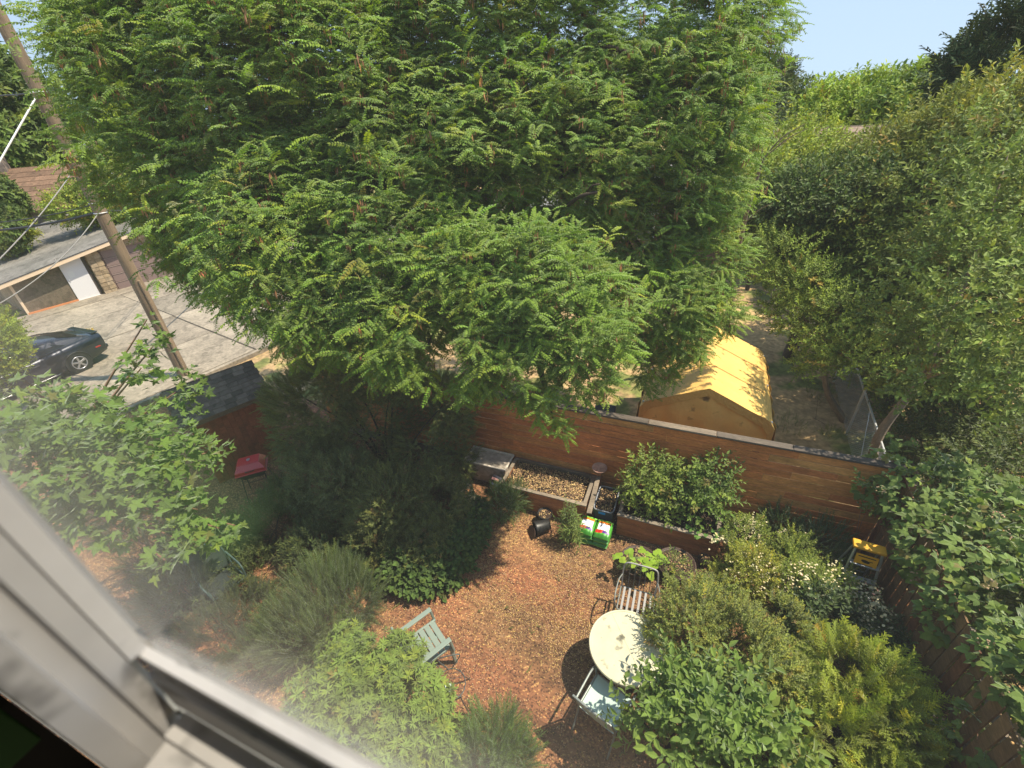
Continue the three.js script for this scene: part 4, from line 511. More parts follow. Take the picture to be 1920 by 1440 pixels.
// ---------------------------------------------------------------- houses beyond
function house(name, label, p, yaw, W, D, HW, HR, wallM, roofM, { eave = 0.4, win = [], siding = true, chimney } = {}) { // ridge along local x, front is +z
  const g = thing(name, label, 'house', p, yaw); const t = 0.2; mk('wall', merge([box(W, HW, t, 0, HW / 2, D / 2 - t / 2), box(W, HW, t, 0, HW / 2, -D / 2 + t / 2), box(t, HW, D - 2 * t, -W / 2 + t / 2, HW / 2, 0), box(t, HW, D - 2 * t, W / 2 - t / 2, HW / 2, 0)]), wallM, g);
  for (const s of [-1, 1]) { const x = s * (W / 2 - 0.02); mk('gable', poly([[x, HW, -D / 2], [x, HW, D / 2], [x, HR - 0.08, 0]], [[0, 1, 2]]), wallM, g); } const sl = Math.hypot(D / 2 + eave, (HR - HW) * (D / 2 + eave) / (D / 2)), an = Math.atan2(HR - HW, D / 2), nr = 9;
  const roof = mk('roof', merge([1, -1].map((s) => box(W + 2 * eave, 0.08, sl, 0, HR - Math.sin(an) * sl / 2, s * Math.cos(an) * sl / 2, s * an))), roofM[0], g);
  for (const s of [1, -1]) for (let i = 0; i < nr; i++) { const k = (i + 0.5) / nr; mk('shingle_course', box(W + 2 * eave + 0.02, 0.03, sl / nr + 0.06, 0, HR - Math.sin(an) * sl * k + 0.065, s * Math.cos(an) * sl * k, s * (an - 0.04)), roofM[i % roofM.length], roof); }
  for (const s of [-1, 1]) for (const q of [-1, 1]) mk('barge_board', box(0.06, 0.2, sl, s * (W / 2 + eave), HR - Math.sin(an) * sl / 2 - 0.09, q * Math.cos(an) * sl / 2, q * an), M.white, g);
  if (siding) for (let y = 0.25; y < HW; y += 0.22) { mk('clapboard', box(W + 0.02, 0.02, 0.03, 0, y, D / 2 + 0.008), wallM, g); for (const s of [-1, 1]) mk('clapboard', box(0.03, 0.02, D, s * (W / 2 + 0.008), y, 0), wallM, g); }
  for (const [x, y, w, h, side] of win) { const f = mk('window', side ? box(0.08, h + 0.2, w + 0.2, side * (W / 2 + 0.02), y, x) : box(w + 0.2, h + 0.2, 0.08, x, y, D / 2 + 0.02), M.white, g); mk('pane', side ? box(0.04, h, w, side * (W / 2 + 0.05), y, x) : box(w, h, 0.04, x, y, D / 2 + 0.05), std(0.03, 0.04, 0.06, 0.08), f); }
  if (chimney) { const c = mk('chimney', box(0.6, 1.3, 0.6, chimney, HR + 0.1, 0), std(0.42, 0.34, 0.30, 0.9, { map: greyMap }), roof); }
  return g;
}
{
  const tR = (r, g, b) => [std(r, g, b, 0.95, { map: greyMap }), std(r * 0.9, g * 0.9, b * 0.9, 0.95, { map: greyMap }), std(r * 1.08, g * 1.08, b * 1.08, 0.95, { map: greyMap })]; const gp = (u, v, D) => { const p = at(u, v, D); return { p: V(p.x, 0, p.z), h: p.y }; };
  let q = gp(62, 315, 44); house('bungalow', 'brown roofed bungalow with a white trimmed gable at the far end of alley', q.p, 0.35, 9, 7, q.h - 1.9, q.h, std(0.42, 0.37, 0.33, 0.85, { map: greyMap }), tR(0.36, 0.22, 0.15), { win: [[0, q.h - 1.2, 0.7, 0.7, 1], [1.5, 1.6, 1.2, 1.2, 1], [-2, 1.6, 1.5, 1.2]], chimney: -1.5 });
  q = gp(300, 255, 44); house('porch_house', 'pinkish two storey house half hidden behind the locust', q.p, 0.9, 8, 7, q.h - 2.2, q.h, std(0.60, 0.42, 0.39, 0.85, { map: greyMap }), tR(0.52, 0.28, 0.24), { win: [[-2, 1.7, 1.1, 1.5], [1.5, 1.7, 1.1, 1.5], [-2, 1.6, 1, 1.4, 1], [1.8, 1.6, 1, 1.4, 1]] });
  q = gp(1200, 300, 26); house('grey_roof_house', 'grey roofed house glimpsed through the locust crown', q.p, -0.42, 9, 6.5, q.h - 1.7, q.h, std(0.50, 0.30, 0.22, 0.85, { map: greyMap }), tR(0.62, 0.62, 0.60), { win: [[-2.5, 1.7, 1.2, 1.2], [0.5, 1.7, 1.6, 1.2], [3, 1.7, 1, 1.2]] });
  q = gp(1600, 240, 24); house('brown_roof_house', 'neighbouring house with a brown shingle roof between the hedges', q.p, -0.55, 4.6, 5.5, q.h - 1.6, q.h, std(0.55, 0.45, 0.30, 0.85, { map: greyMap }), tR(0.44, 0.33, 0.27), { win: [[0, 1.7, 1.2, 1.2]] });
  q = gp(1452, 188, 48); house('blue_gable_house', 'distant house with a dark blue gable among the trees', q.p, 0.9, 6, 5, q.h - 1.8, q.h, std(0.12, 0.14, 0.24, 0.85), tR(0.40, 0.36, 0.34), { win: [[0, q.h - 1.3, 0.8, 0.8]] });
  q = gp(1372, 300, 30); house('slate_roof_outbuilding', 'low outbuilding with a slate grey roof beside the bare tree', q.p, -0.3, 4, 4, q.h - 1.0, q.h, std(0.40, 0.36, 0.33, 0.85), tR(0.30, 0.28, 0.30), { siding: false });
}
// ---------------------------------------------------------------- the window that one looks out of
{
  const C = F(3.06, 6.84), sC = V(0, CAM_H, 0).clone(); // local frame: x along s, y up, z = -n (outwards); origin at the lens
  const g = thing('window_frame', 'dirty white painted window frame close to the lens', 'window', [0, CAM_H, 0], YAW + Math.PI); // local +x = -s, local +z = -n
  const paint = std(0.72, 0.715, 0.73, 0.5, { map: rep(texPaint, 1.7, 1.7) }), bead = std(0.95, 0.95, 0.98, 0.5, { map: rep(texPaint, 2.3, 2.3) }), grime = std(0.10, 0.085, 0.06, 0.95);
  const outer = std(0.38, 0.36, 0.35, 0.8, { map: rep(texPaint, 1.7, 1.7) }); const XJ = 0.45, YS = -0.44, TOP = 1.15, XR = -1.0;
  const ext = (prof, len, place) => { const sh = new THREE.Shape(); prof.forEach(([a, b], i) => sh[i ? 'lineTo' : 'moveTo'](a, b)); sh.closePath(); const e = new THREE.ExtrudeGeometry(sh, { depth: len, bevelEnabled: true, bevelSize: 0.0012, bevelThickness: 0.0012, bevelSegments: 2 }); return place(e); };
  // profiles in (depth from lens plane d, distance outwards from the opening q); q = 0 is the sight line of the bead
  const stile = [[0.003, 0.004], [0.021, 0.000], [0.024, 0.009], [0.0425, 0.009], [0.045, 0.001], [0.0605, 0.001], [0.0615, 0.07], [0.003, 0.07]], beadP = [[0.0645, 0.001], [0.078, -0.001], [0.0795, 0.012], [0.0645, 0.06]], stop = [[0.084, 0.032], [0.0885, 0.030], [0.0895, 0.06], [0.084, 0.06]];
  const vert = (x, sgn, y0, y1) => (e) => { const p = e.attributes.position; for (let i = 0; i < p.count; i++) { const d = p.getX(i), q = p.getY(i), l = p.getZ(i); p.setXYZ(i, x + sgn * q, y0 + l, d); } e.computeVertexNormals(); return uvm(e); };
  const horz = (y, sgn, x0) => (e) => { const p = e.attributes.position; for (let i = 0; i < p.count; i++) { const d = p.getX(i), q = p.getY(i), l = p.getZ(i); p.setXYZ(i, x0 + l, y + sgn * q, d); } e.computeVertexNormals(); return uvm(e); };
  mk('stile', ext(stile, TOP - YS + 0.13, vert(XJ, 1, YS - 0.16, 0)), paint, g); mk('stile', ext(stile, TOP - YS, vert(XR, -1, YS, 0)), paint, g); mk('glazing_bead', ext(beadP, TOP - YS, vert(XJ, 1, YS + 0.002, 0)), bead, g); mk('glazing_bead', ext(beadP, TOP - YS, vert(XR, -1, YS + 0.002, 0)), bead, g); mk('outer_stop', ext(stop, TOP - YS, vert(XJ, 1, YS, 0)), outer, g); mk('outer_stop', ext(stop, TOP - YS, vert(XR, -1, YS, 0)), paint, g);
  const rail = [[0.012, 0.012], [0.040, 0.008], [0.042, 0.0], [0.0635, 0.0], [0.0645, 0.07], [0.012, 0.07]]; mk('bottom_rail', ext(rail, XJ - XR - 0.012, horz(YS - 0.098, -1, XR)), paint, g); mk('glazing_bead', ext([[0.0712, 0.001], [0.078, -0.001], [0.0795, 0.012], [0.0795, 0.09], [0.0712, 0.09]], XJ - XR, horz(YS, -1, XR + 0.001)), bead, g); mk('sill_strip', ext([[0.066, 0.032], [0.0706, 0.030], [0.0706, 0.092], [0.066, 0.092]], XJ - XR, horz(YS, -1, XR + 0.001)), bead, g); mk('outer_sill', ext(stop, XJ - XR + 0.2, horz(YS, -1, XR - 0.1)), outer, g); mk('head_rail', ext(stile, XJ - XR, horz(TOP, 1, XR)), paint, g);
  mk('glass_pane', quad([XR - 0.01, YS - 0.02, 0.0812], [XJ + 0.01, YS - 0.02, 0.0812], [XJ + 0.01, TOP + 0.02, 0.0812], [XR - 0.01, TOP + 0.02, 0.0812]), new THREE.MeshPhysicalMaterial({ color: lin(0.95, 0.92, 0.86), roughness: 0.15, transmission: 1, thickness: 0, ior: 1.45, side: THREE.DoubleSide }), g);
  mk('grime_line', box(0.002, TOP - YS, 0.003, XJ + 0.006, (TOP + YS) / 2, 0.0625), grime, g); mk('grime_line', box(XJ - XR, 0.002, 0.003, (XJ + XR) / 2, YS - 0.10, 0.0625), grime, g);
  // the house wall with the window opening, and the room behind
  const h = thing('house', 'house wall and dim room round the window', 'house', [0, CAM_H, 0], YAW + Math.PI); const sid = std(0.55, 0.55, 0.53, 0.8, { map: greyMap }), green = std(0.26, 0.52, 0.20, 0.8), dim = std(0.16, 0.15, 0.14, 0.9);
  const wx0 = -3.6, wx1 = 3.4, wy0 = -CAM_H, wy1 = 2.2, o0 = XR - 0.07, o1 = XJ + 0.072, p0 = YS - 0.19, p1 = TOP + 0.07; const wl = (x0, x1, y0, y1) => box(x1 - x0, y1 - y0, 0.075, (x0 + x1) / 2, (y0 + y1) / 2, 0.0405);
  mk('wall', merge([wl(wx0, o0, wy0, wy1), wl(o1, wx1, wy0, wy1), wl(o0, o1, wy0, p0), wl(o0, o1, p1, wy1)]), sid, h); mk('side_wall', box(0.1, 2.6, 3.0, 1.05, 0.1, -1.5), dim, h); mk('curtain', rbox(0.05, 2.1, 0.40, 0.004, 0.93, 0.18, -0.212), green, h); mk('side_wall', box(0.1, 2.6, 3.0, -3, 0.1, -1.5), dim, h); mk('rear_wall', box(4.2, 2.6, 0.1, -1, 0.1, -3.0), dim, h); mk('floor', box(4.2, 0.1, 3.0, -1, -1.25, -1.5), dim, h); mk('ceiling', box(4.2, 0.1, 3.0, -1, 1.45, -1.5), dim, h);
}

// ---------------------------------------------------------------- the big locust behind the fence
{
  const lobes = [[200, 85, 11, 0.65], [295, 150, 11, 1.2], [360, 30, 11.5, 1.8], [245, 215, 11, 0.55], [365, 260, 10.5, 1.05], [250, 70, 11, 1.2], [410, 140, 11, 2.3], [400, 400, 9.6, 0.7], [440, 465, 9.2, 0.85], [350, 475, 9.6, 0.45], [385, 530, 9.3, 0.36], [445, 540, 9.0, 0.45], [320, 415, 9.9, 0.4], [440, 330, 9.6, 1.9], [550, 50, 10.8, 2.4], [560, 250, 9.6, 2.2], [560, 440, 7.9, 1.47], [545, 570, 6.9, 0.64], [610, 600, 6.6, 0.59], [700, 90, 10.8, 2.4], [720, 300, 9.0, 2.3], [740, 480, 7.2, 1.53], [720, 600, 6.3, 0.84], [800, 650, 5.9, 0.61], [740, 670, 5.8, 0.33], [880, 110, 10.2, 2.5], [900, 330, 9.0, 2.2], [920, 520, 6.5, 1.20], [900, 640, 5.7, 0.70], [880, 690, 5.5, 0.41], [990, 700, 5.3, 0.49], [1035, 765, 5.0, 0.29], [1045, 810, 4.9, 0.16], [1050, 110, 10.2, 2.5], [1060, 320, 9.0, 1.9], [1050, 550, 6.0, 1.01], [1090, 640, 5.5, 0.57], [1100, 710, 5.3, 0.34], [1200, 70, 10.2, 2.3], [1220, 250, 9.6, 1.9], [1190, 430, 9.0, 1.5], [1230, 550, 8.4, 1.15], [1270, 640, 8.1, 0.6], [1230, 700, 7.9, 0.42], [1345, 60, 10.8, 1.1], [1330, 200, 10.6, 1.0], [1320, 350, 9.8, 0.85], [1300, 480, 9.2, 0.85], [1345, 585, 8.8, 0.45]];
  const root = V(-0.6, 0, -11.6), g = thing('locust_tree', 'huge locust tree with feathery leaves hanging over the fence', 'tree', root); const blobs = lobes.map((a) => bl(...a)), L = (v) => v.clone().sub(root);
  const fork = V(-0.3, 4.2, -11.2), fork2 = V(1.2, 5.6, -10.9), fork3 = V(-2.6, 5.4, -11.4); mk('trunk', merge([limb([V(0, 0, 0), V(0.1, 2, 0.1), L(fork)], 0.34, 0.24, 12), limb([L(fork), L(V(0.4, 4.9, -11.0)), L(fork2)], 0.2, 0.14, 9), limb([L(fork), L(V(-1.4, 4.8, -11.4)), L(fork3)], 0.2, 0.14, 9)]), M.bark, g);
  blobs.forEach((b, i) => { const f = b.c.x > 0.8 ? fork2 : b.c.x < -2 ? fork3 : fork, e = b.c, m1 = f.clone().lerp(e, 0.35); m1.y += 0.5 + 0.3 * R(); const m2 = f.clone().lerp(e, 0.7); m2.y += 0.5; m2.x += rr(-0.3, 0.3); mk('limb', limb([L(f), L(m1), L(m2), L(e)], 0.075, 0.014, 6), M.bark, g); });
  for (const [u0, v0, u1, v1, D, r] of [[690, -10, 770, 85, 10.2, 0.06], [655, 20, 690, 80, 10.2, 0.045], [715, 90, 725, 10, 10.2, 0.04], [1095, 90, 1180, 100, 8.2, 0.05], [1065, 385, 1120, 360, 7.0, 0.035], [1100, 362, 1125, 345, 7.0, 0.02]]) mk('limb', limb([L(at(u0, v0, D + 0.3)), L(at((u0 + u1) / 2, (v0 + v1) / 2 - 6, D)), L(at(u1, v1, D))], r, r * 0.6, 6), M.darkBark, g);
  const leaves = [locustLeaf(8, 0.255, 0.028), locustLeaf(7, 0.21, 0.026), locustLeaf(9, 0.28, 0.029)], shoots = crownPoints(blobs, 24000, { shell: 0.42, lump: 0.30, freq: 0.9, gap: 0.19, gapFreq: 1.0, bury: 0.42, back: 0.4 }), items = [], pods = [];
  for (const { p, d, b } of shoots) {
    const k = Math.min(1, b.r.x), dir = d.clone().multiplyScalar(0.7).addScaledVector(V(0, -0.05, 0), 1).addScaledVector(rdir(), 0.45).normalize(), len = 0.18 + 0.2 * R() * k, n = 4 + Math.floor(R() * 3), sh = rr(0.8, 1.15), yel = tint(0.8, 1.2, 0.25);
    for (let i = 0; i < n; i++) { const t = (i + 0.5) / n, a = i * 2.3 + rr(-0.5, 0.5), side = V(Math.cos(a), 0, Math.sin(a)), q = p.clone().addScaledVector(dir, len * (t - 0.5)), x = dir.clone().multiplyScalar(0.55).addScaledVector(side, 0.75).addScaledVector(UP, rr(-0.3, 0.25)); items.push({ m: basis(q, x, V(rr(-0.7, 0.7), 1, rr(-0.7, 0.7)).addScaledVector(d, 0.45), rr(0.7, 1.12) * (0.7 + 0.3 * k)), c: lin(yel.r * sh * rr(0.85, 1.15), yel.g * sh, yel.b * sh) }); }
    if (R() < 0.2) { const np = 5 + Math.floor(R() * 6); for (let i = 0; i < np; i++) pods.push({ m: basis(p.clone().addScaledVector(rdir(), 0.05), V(rr(-0.25, 0.25), -1, rr(-0.25, 0.25)), rdir(), rr(0.7, 1.2)), c: tint(0.6, 1.3, 0.2) }); }
  }
  foliage(g, 'crown', leaves, leafMat(0.18, 0.315, 0.013), items, 300); foliage(g, 'seed_pods', [leafGeo(0.11, 0.02, { fold: 0.1, droop: 0.05 })], std(0.36, 0.19, 0.10, 0.8), pods);
}
// ---------------------------------------------------------------- maple close by the house
{
  const lobes = [[60, 825, 6.3, 0.65], [150, 800, 6.6, 0.45], [230, 775, 7.0, 0.4], [265, 690, 7.2, 0.26], [290, 645, 7.4, 0.2], [275, 600, 7.4, 0.12], [330, 735, 6.8, 0.35], [120, 900, 5.4, 0.7], [220, 860, 5.8, 0.6], [300, 830, 6.2, 0.45], [20, 770, 7.0, 0.25], [100, 765, 6.9, 0.28], [190, 950, 5.0, 0.45], [300, 920, 5.4, 0.42], [385, 850, 6.4, 0.3], [370, 955, 5.1, 0.26], [410, 990, 4.9, 0.22], [330, 1010, 4.7, 0.22], [440, 985, 4.9, 0.12], [310, 1050, 4.5, 0.14], [20, 880, 5.2, 0.5]];
  const root = V(-7.6, 0, -4.2), g = thing('maple_tree', 'young maple with broad lobed leaves close to the window', 'tree', root), blobs = lobes.map((a) => bl(...a)), L = (v) => v.clone().sub(root), top = V(-6.6, 2.5, -4.9);
  mk('trunk', limb([V(0, 0, 0), V(0.15, 1.3, 0), L(top)], 0.10, 0.055, 9), M.bark, g); blobs.forEach((b) => { const m = top.clone().lerp(b.c, 0.5); m.y += 0.15; mk('limb', limb([L(top), L(m), L(b.c)], 0.035, 0.008, 5), M.redStem, g); });
  const gs = [lobed(0.095, mapleOutline, { cup: 0.25 }), lobed(0.08, mapleOutline, { cup: 0.55 }), lobed(0.11, mapleOutline, { cup: -0.25 })]; const pts = crownPoints(blobs, 2600, { shell: 0.25, lump: 0.2, gap: 0.22, gapFreq: 2.2, bury: 0.3, back: 0.8 });
  const items = pts.map(({ p, d }) => { const x = V(d.x, -0.15, d.z).addScaledVector(rdir(), 0.6); return { m: basis(p, x, V(rr(-0.8, 0.8), 1, rr(-0.8, 0.8)), rr(0.55, 1.25)), c: tint(0.6, 1.4, 0.25) }; });
  foliage(g, 'crown', gs, leafMat(0.115, 0.217, 0.022), items, 300);
}
// ---------------------------------------------------------------- shrubs in the yard
const G = { // shoots that several shrubs share
  yew: [feather(0.16, 14, 0.05, { w: 0.008 }), feather(0.2, 16, 0.055, { w: 0.008, flat: 0.5 })],
  narrow: [sprig(12, 0.16, leafGeo(0.06, 0.014), { spread: 0.8 }), sprig(14, 0.2, leafGeo(0.055, 0.013), { spread: 0.9 })],
  whorl: [sprig(13, 0.10, leafGeo(0.085, 0.022, { droop: 0.25 }), { whorl: true, spread: 1.1 }), sprig(11, 0.12, leafGeo(0.075, 0.02, { droop: 0.3 }), { whorl: true, spread: 0.9 })],
  small: [sprig(12, 0.14, leafGeo(0.036, 0.018), { spread: 0.85 }), sprig(14, 0.17, leafGeo(0.034, 0.016), { spread: 1 })],
  ovate: [sprig(7, 0.24, leafGeo(0.10, 0.05, { fine: true }), { spread: 0.9 }), sprig(6, 0.2, leafGeo(0.09, 0.046, { fine: true, droop: 0.3 }), { spread: 1 })],
  broad: [sprig(9, 0.3, leafGeo(0.085, 0.04), { spread: 0.9 }), sprig(10, 0.34, leafGeo(0.08, 0.036), { spread: 1 })],
  cypress: [feather(0.24, 14, 0.10, { w: 0.010, twice: true, flat: 0.35 }), feather(0.3, 16, 0.10, { w: 0.010, twice: true, flat: 0.5 })],
  fern: [feather(0.3, 22, 0.06, { w: 0.007, flat: 0.5 }), feather(0.26, 20, 0.07, { w: 0.007, flat: 0.6 })],
  far: [sprig(10, 0.5, leafGeo(0.20, 0.11), { spread: 1 }), sprig(9, 0.55, leafGeo(0.22, 0.10), { spread: 1.1 })],
  conif: [feather(0.7, 14, 0.30, { w: 0.06, flat: 0.3 }), feather(0.8, 14, 0.34, { w: 0.06, flat: 0.5 })],
};
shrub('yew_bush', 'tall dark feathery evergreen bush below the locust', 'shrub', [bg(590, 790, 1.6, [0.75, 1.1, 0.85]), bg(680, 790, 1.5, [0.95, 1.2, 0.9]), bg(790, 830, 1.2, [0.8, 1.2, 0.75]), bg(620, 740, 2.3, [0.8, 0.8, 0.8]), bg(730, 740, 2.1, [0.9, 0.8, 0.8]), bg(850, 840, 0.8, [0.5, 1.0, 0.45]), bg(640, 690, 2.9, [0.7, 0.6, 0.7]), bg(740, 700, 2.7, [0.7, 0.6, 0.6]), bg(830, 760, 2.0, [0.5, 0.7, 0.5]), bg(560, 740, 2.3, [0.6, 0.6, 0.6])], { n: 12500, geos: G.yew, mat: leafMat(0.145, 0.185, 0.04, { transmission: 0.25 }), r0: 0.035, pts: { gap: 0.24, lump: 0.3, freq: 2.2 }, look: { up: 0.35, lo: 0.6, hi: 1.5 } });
shrub('grey_willow_bush', 'grey green narrow leaved bush beside the barbecue', 'shrub', [bg(600, 900, 0.9, [0.5, 0.7, 0.5]), bg(650, 900, 1.2, [0.45, 0.5, 0.45]), bg(580, 850, 1.3, [0.45, 0.4, 0.4]), bg(640, 960, 0.5, [0.4, 0.5, 0.4])], { n: 2000, geos: G.narrow, mat: leafMat(0.135, 0.175, 0.053, { transmission: 0.25 }), look: { up: 0.5 } });
shrub('olive_bush', 'dense olive green bush standing over the ivy', 'shrub', [bg(740, 950, 0.9, [0.62, 0.75, 0.6]), bg(820, 940, 0.8, [0.45, 0.7, 0.5]), bg(700, 1010, 0.5, [0.5, 0.5, 0.45]), bg(790, 1010, 0.5, [0.45, 0.45, 0.4])], { n: 3800, geos: G.narrow, mat: leafMat(0.13, 0.159, 0.034, { transmission: 0.25 }), pts: { gap: 0.26, freq: 2.4, lump: 0.28 }, look: { up: 0.45, lo: 0.65, hi: 1.4 } });
shrub('ivy_patch', 'dark green ivy mound spilling onto the mulch', 'ivy', [bg(760, 1060, 0.15, [0.6, 0.35, 0.45]), bg(850, 1020, 0.2, [0.45, 0.4, 0.5]), bg(890, 980, 0.2, [0.25, 0.35, 0.4]), bg(800, 1080, 0.1, [0.5, 0.22, 0.3])], { n: 2400, geos: [sprig(5, 0.14, lobed(0.04, grapeOutline), { spread: 0.9 })], mat: leafMat(0.065, 0.122, 0.019, { transmission: 0.2 }), noStem: false, r0: 0.008, look: { up: 0.5, facing: 1 } });
shrub('feathery_bush', 'soft feathery bush in shade left of the plastic armchair', 'shrub', [bg(610, 1140, 0.5, [0.6, 0.55, 0.55]), bg(560, 1190, 0.5, [0.42, 0.5, 0.42]), bg(660, 1120, 0.35, [0.42, 0.4, 0.4]), bg(610, 1210, 0.5, [0.4, 0.5, 0.4])], { n: 2000, geos: G.fern, mat: leafMat(0.125, 0.196, 0.034), look: { up: 0.9, rand: 0.3 }, r0: 0.01 });
shrub('whorled_shrub', 'bright green whorled leaf shrub in front of the plastic armchair', 'shrub', [bg(680, 1280, 0.9, [0.52, 0.5, 0.42]), bg(760, 1330, 0.8, [0.46, 0.5, 0.4]), bg(640, 1340, 0.9, [0.5, 0.6, 0.4]), bg(720, 1420, 0.7, [0.5, 0.55, 0.4]), bg(810, 1400, 0.5, [0.3, 0.45, 0.3]), bg(750, 1235, 0.7, [0.26, 0.3, 0.22]), bg(650, 1220, 0.6, [0.3, 0.3, 0.22])], { n: 2300, geos: G.whorl, mat: leafMat(0.20, 0.307, 0.046), pts: { freq: 2.6, lump: 0.3, gap: 0.25, gapFreq: 2.6 }, look: { up: 0.9, rand: 0.35, lo: 0.65, hi: 1.4 } });
shrub('low_fern_shrub', 'low bright shrub at the foot of the picture beside the mulch', 'shrub', [bg(930, 1390, 0.3, [0.3, 0.3, 0.25]), bg(900, 1440, 0.3, [0.3, 0.35, 0.25]), bg(970, 1420, 0.2, [0.2, 0.25, 0.2])], { n: 800, geos: G.fern, mat: leafMat(0.13, 0.254, 0.025), look: { up: 0.7 }, r0: 0.01 });
shrub('ovate_shrub', 'leafy oval leaved shrub overhanging the round table', 'shrub', [bg(1300, 1370, 1.25, [0.5, 0.6, 0.42]), bg(1370, 1340, 1.0, [0.45, 0.6, 0.42]), bg(1270, 1300, 1.35, [0.28, 0.28, 0.25]), bg(1260, 1245, 1.35, [0.17, 0.14, 0.16]), bg(1230, 1285, 1.3, [0.14, 0.12, 0.12]), bg(1420, 1410, 0.9, [0.4, 0.5, 0.4]), bg(1170, 1330, 1.2, [0.10, 0.08, 0.1]), bg(1230, 1400, 1.0, [0.2, 0.3, 0.2])], { n: 640, geos: G.ovate, mat: leafMat(0.17, 0.281, 0.034), single: 200, look: { up: 0.3, rand: 0.6, facing: 1 }, pts: { shell: 0.4 } });
shrub('glossy_hedge_bush', 'dense small leaved glossy bush behind the round table', 'shrub', [bg(1300, 1190, 0.75, [0.5, 0.6, 0.42]), bg(1390, 1220, 0.8, [0.5, 0.62, 0.45]), bg(1450, 1180, 0.6, [0.32, 0.5, 0.35]), bg(1290, 1110, 0.5, [0.28, 0.35, 0.25]), bg(1350, 1120, 0.6, [0.32, 0.4, 0.3]), bg(1440, 1280, 0.7, [0.4, 0.5, 0.35])], { n: 3600, geos: G.small, mat: leafMat(0.235, 0.297, 0.043, { clearcoat: 0.25 }), pts: { freq: 2.6, lump: 0.3, gap: 0.25, gapFreq: 2.4 }, look: { up: 0.6, lo: 0.6, hi: 1.5, yel: 0.3 } });
shrub('golden_cypress', 'golden green thread cypress near the side fence', 'shrub', [bg(1620, 1310, 0.6, [0.42, 0.5, 0.4]), bg(1570, 1270, 0.55, [0.34, 0.4, 0.32]), bg(1650, 1370, 0.55, [0.4, 0.42, 0.35]), bg(1560, 1390, 0.5, [0.42, 0.45, 0.35]), bg(1680, 1400, 0.4, [0.3, 0.3, 0.25]), bg(1500, 1330, 0.45, [0.3, 0.4, 0.3])], { n: 1300, geos: G.cypress, mat: leafMat(0.33, 0.424, 0.037), pts: { gap: 0.3, gapFreq: 2.6 }, look: { up: 0.25, out: 0.9, rand: 0.4, lo: 0.6, hi: 1.4, yel: 0.25 } });
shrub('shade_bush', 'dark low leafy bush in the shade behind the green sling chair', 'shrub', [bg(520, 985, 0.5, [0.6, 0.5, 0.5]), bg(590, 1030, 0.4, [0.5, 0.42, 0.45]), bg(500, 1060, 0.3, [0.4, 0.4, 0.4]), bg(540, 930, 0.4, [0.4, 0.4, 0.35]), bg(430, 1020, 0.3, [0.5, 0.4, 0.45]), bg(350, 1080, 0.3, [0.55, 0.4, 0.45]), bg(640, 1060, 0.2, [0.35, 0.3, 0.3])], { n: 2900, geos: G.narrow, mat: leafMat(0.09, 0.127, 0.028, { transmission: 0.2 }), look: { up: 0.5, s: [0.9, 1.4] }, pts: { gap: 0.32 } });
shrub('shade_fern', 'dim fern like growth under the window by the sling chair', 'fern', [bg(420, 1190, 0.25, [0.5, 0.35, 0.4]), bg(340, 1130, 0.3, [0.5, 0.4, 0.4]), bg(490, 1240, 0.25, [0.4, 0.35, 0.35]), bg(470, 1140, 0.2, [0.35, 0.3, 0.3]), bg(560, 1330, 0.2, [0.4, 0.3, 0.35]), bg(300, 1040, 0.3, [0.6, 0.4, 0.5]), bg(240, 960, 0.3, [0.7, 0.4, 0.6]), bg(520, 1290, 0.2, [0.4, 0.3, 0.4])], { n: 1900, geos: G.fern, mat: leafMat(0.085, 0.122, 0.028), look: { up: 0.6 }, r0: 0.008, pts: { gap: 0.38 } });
shrub('side_hedge', 'thick leafy hedge on the far side of the upright fence', 'hedge', [[8.2, 0.2, 1.0], [8.3, 1.6, 1.1], [8.2, 3.0, 1.1], [9.3, 0.5, 1.4], [9.2, 2.2, 1.3], [8.1, 4.3, 1.0], [9.6, -1.0, 1.3], [8.6, -1.0, 1.0]].map(([a, b, y]) => ({ c: F(a, b, y), r: [0.85, 0.9, 0.95] })), { n: 2600, geos: G.broad, mat: leafMat(0.12, 0.175, 0.031), look: { up: 0.4, s: [0.9, 1.5] } });
// ---- white flowering daisies
function flowers(g, pts, n, r) { const petal = merge([...Array(7)].map((_, i) => leafGeo(0.013, 0.008, { fold: 0, droop: 0 }).applyMatrix4(T4(0, 0, 0, 0, i * 0.9)))); foliage(g, 'blossom', [petal, petal.clone()], std(0.68, 0.62, 0.40, 0.85), pts.slice(0, n).map(({ p, d }) => ({ m: basis(p.clone().addScaledVector(d, 0.03 + 0.03 * R()).add(V(0, 0.03, 0)), V(rr(-1, 1), rr(-0.2, 0.2), rr(-1, 1)), V(rr(-0.3, 0.3), 1, rr(-0.3, 0.3)), rr(...r)), c: tint(0.85, 1.1, 0.1) }))); }
function daisies(label, blobs, n, nf, col = [0.27, 0.36, 0.04], r = [0.8, 1.5]) { const g = shrub('feverfew', label, 'flowering plant', blobs, { n, geos: G.small, mat: leafMat(...col), look: { up: 0.8 }, pts: { freq: 3 }, r0: 0.006, stem: M.greenStem, group: 'clumps of white feverfew' }); flowers(g, crownPoints(blobs, nf, { shell: 0.85, low: 0.0, gap: 0.42, gapFreq: 3 }), nf, r); return g; }
daisies('white flowered clump at the corner of the planted bed', [bg(1400, 1010, 0.45, [0.25, 0.35, 0.22]), bg(1350, 1040, 0.4, [0.2, 0.3, 0.2])], 500, 420);
daisies('yellow green clump full of white flowers behind the glossy bush', [bg(1410, 1080, 0.5, [0.32, 0.45, 0.28]), bg(1370, 1090, 0.4, [0.26, 0.4, 0.25])], 900, 380, [0.36, 0.40, 0.03]);
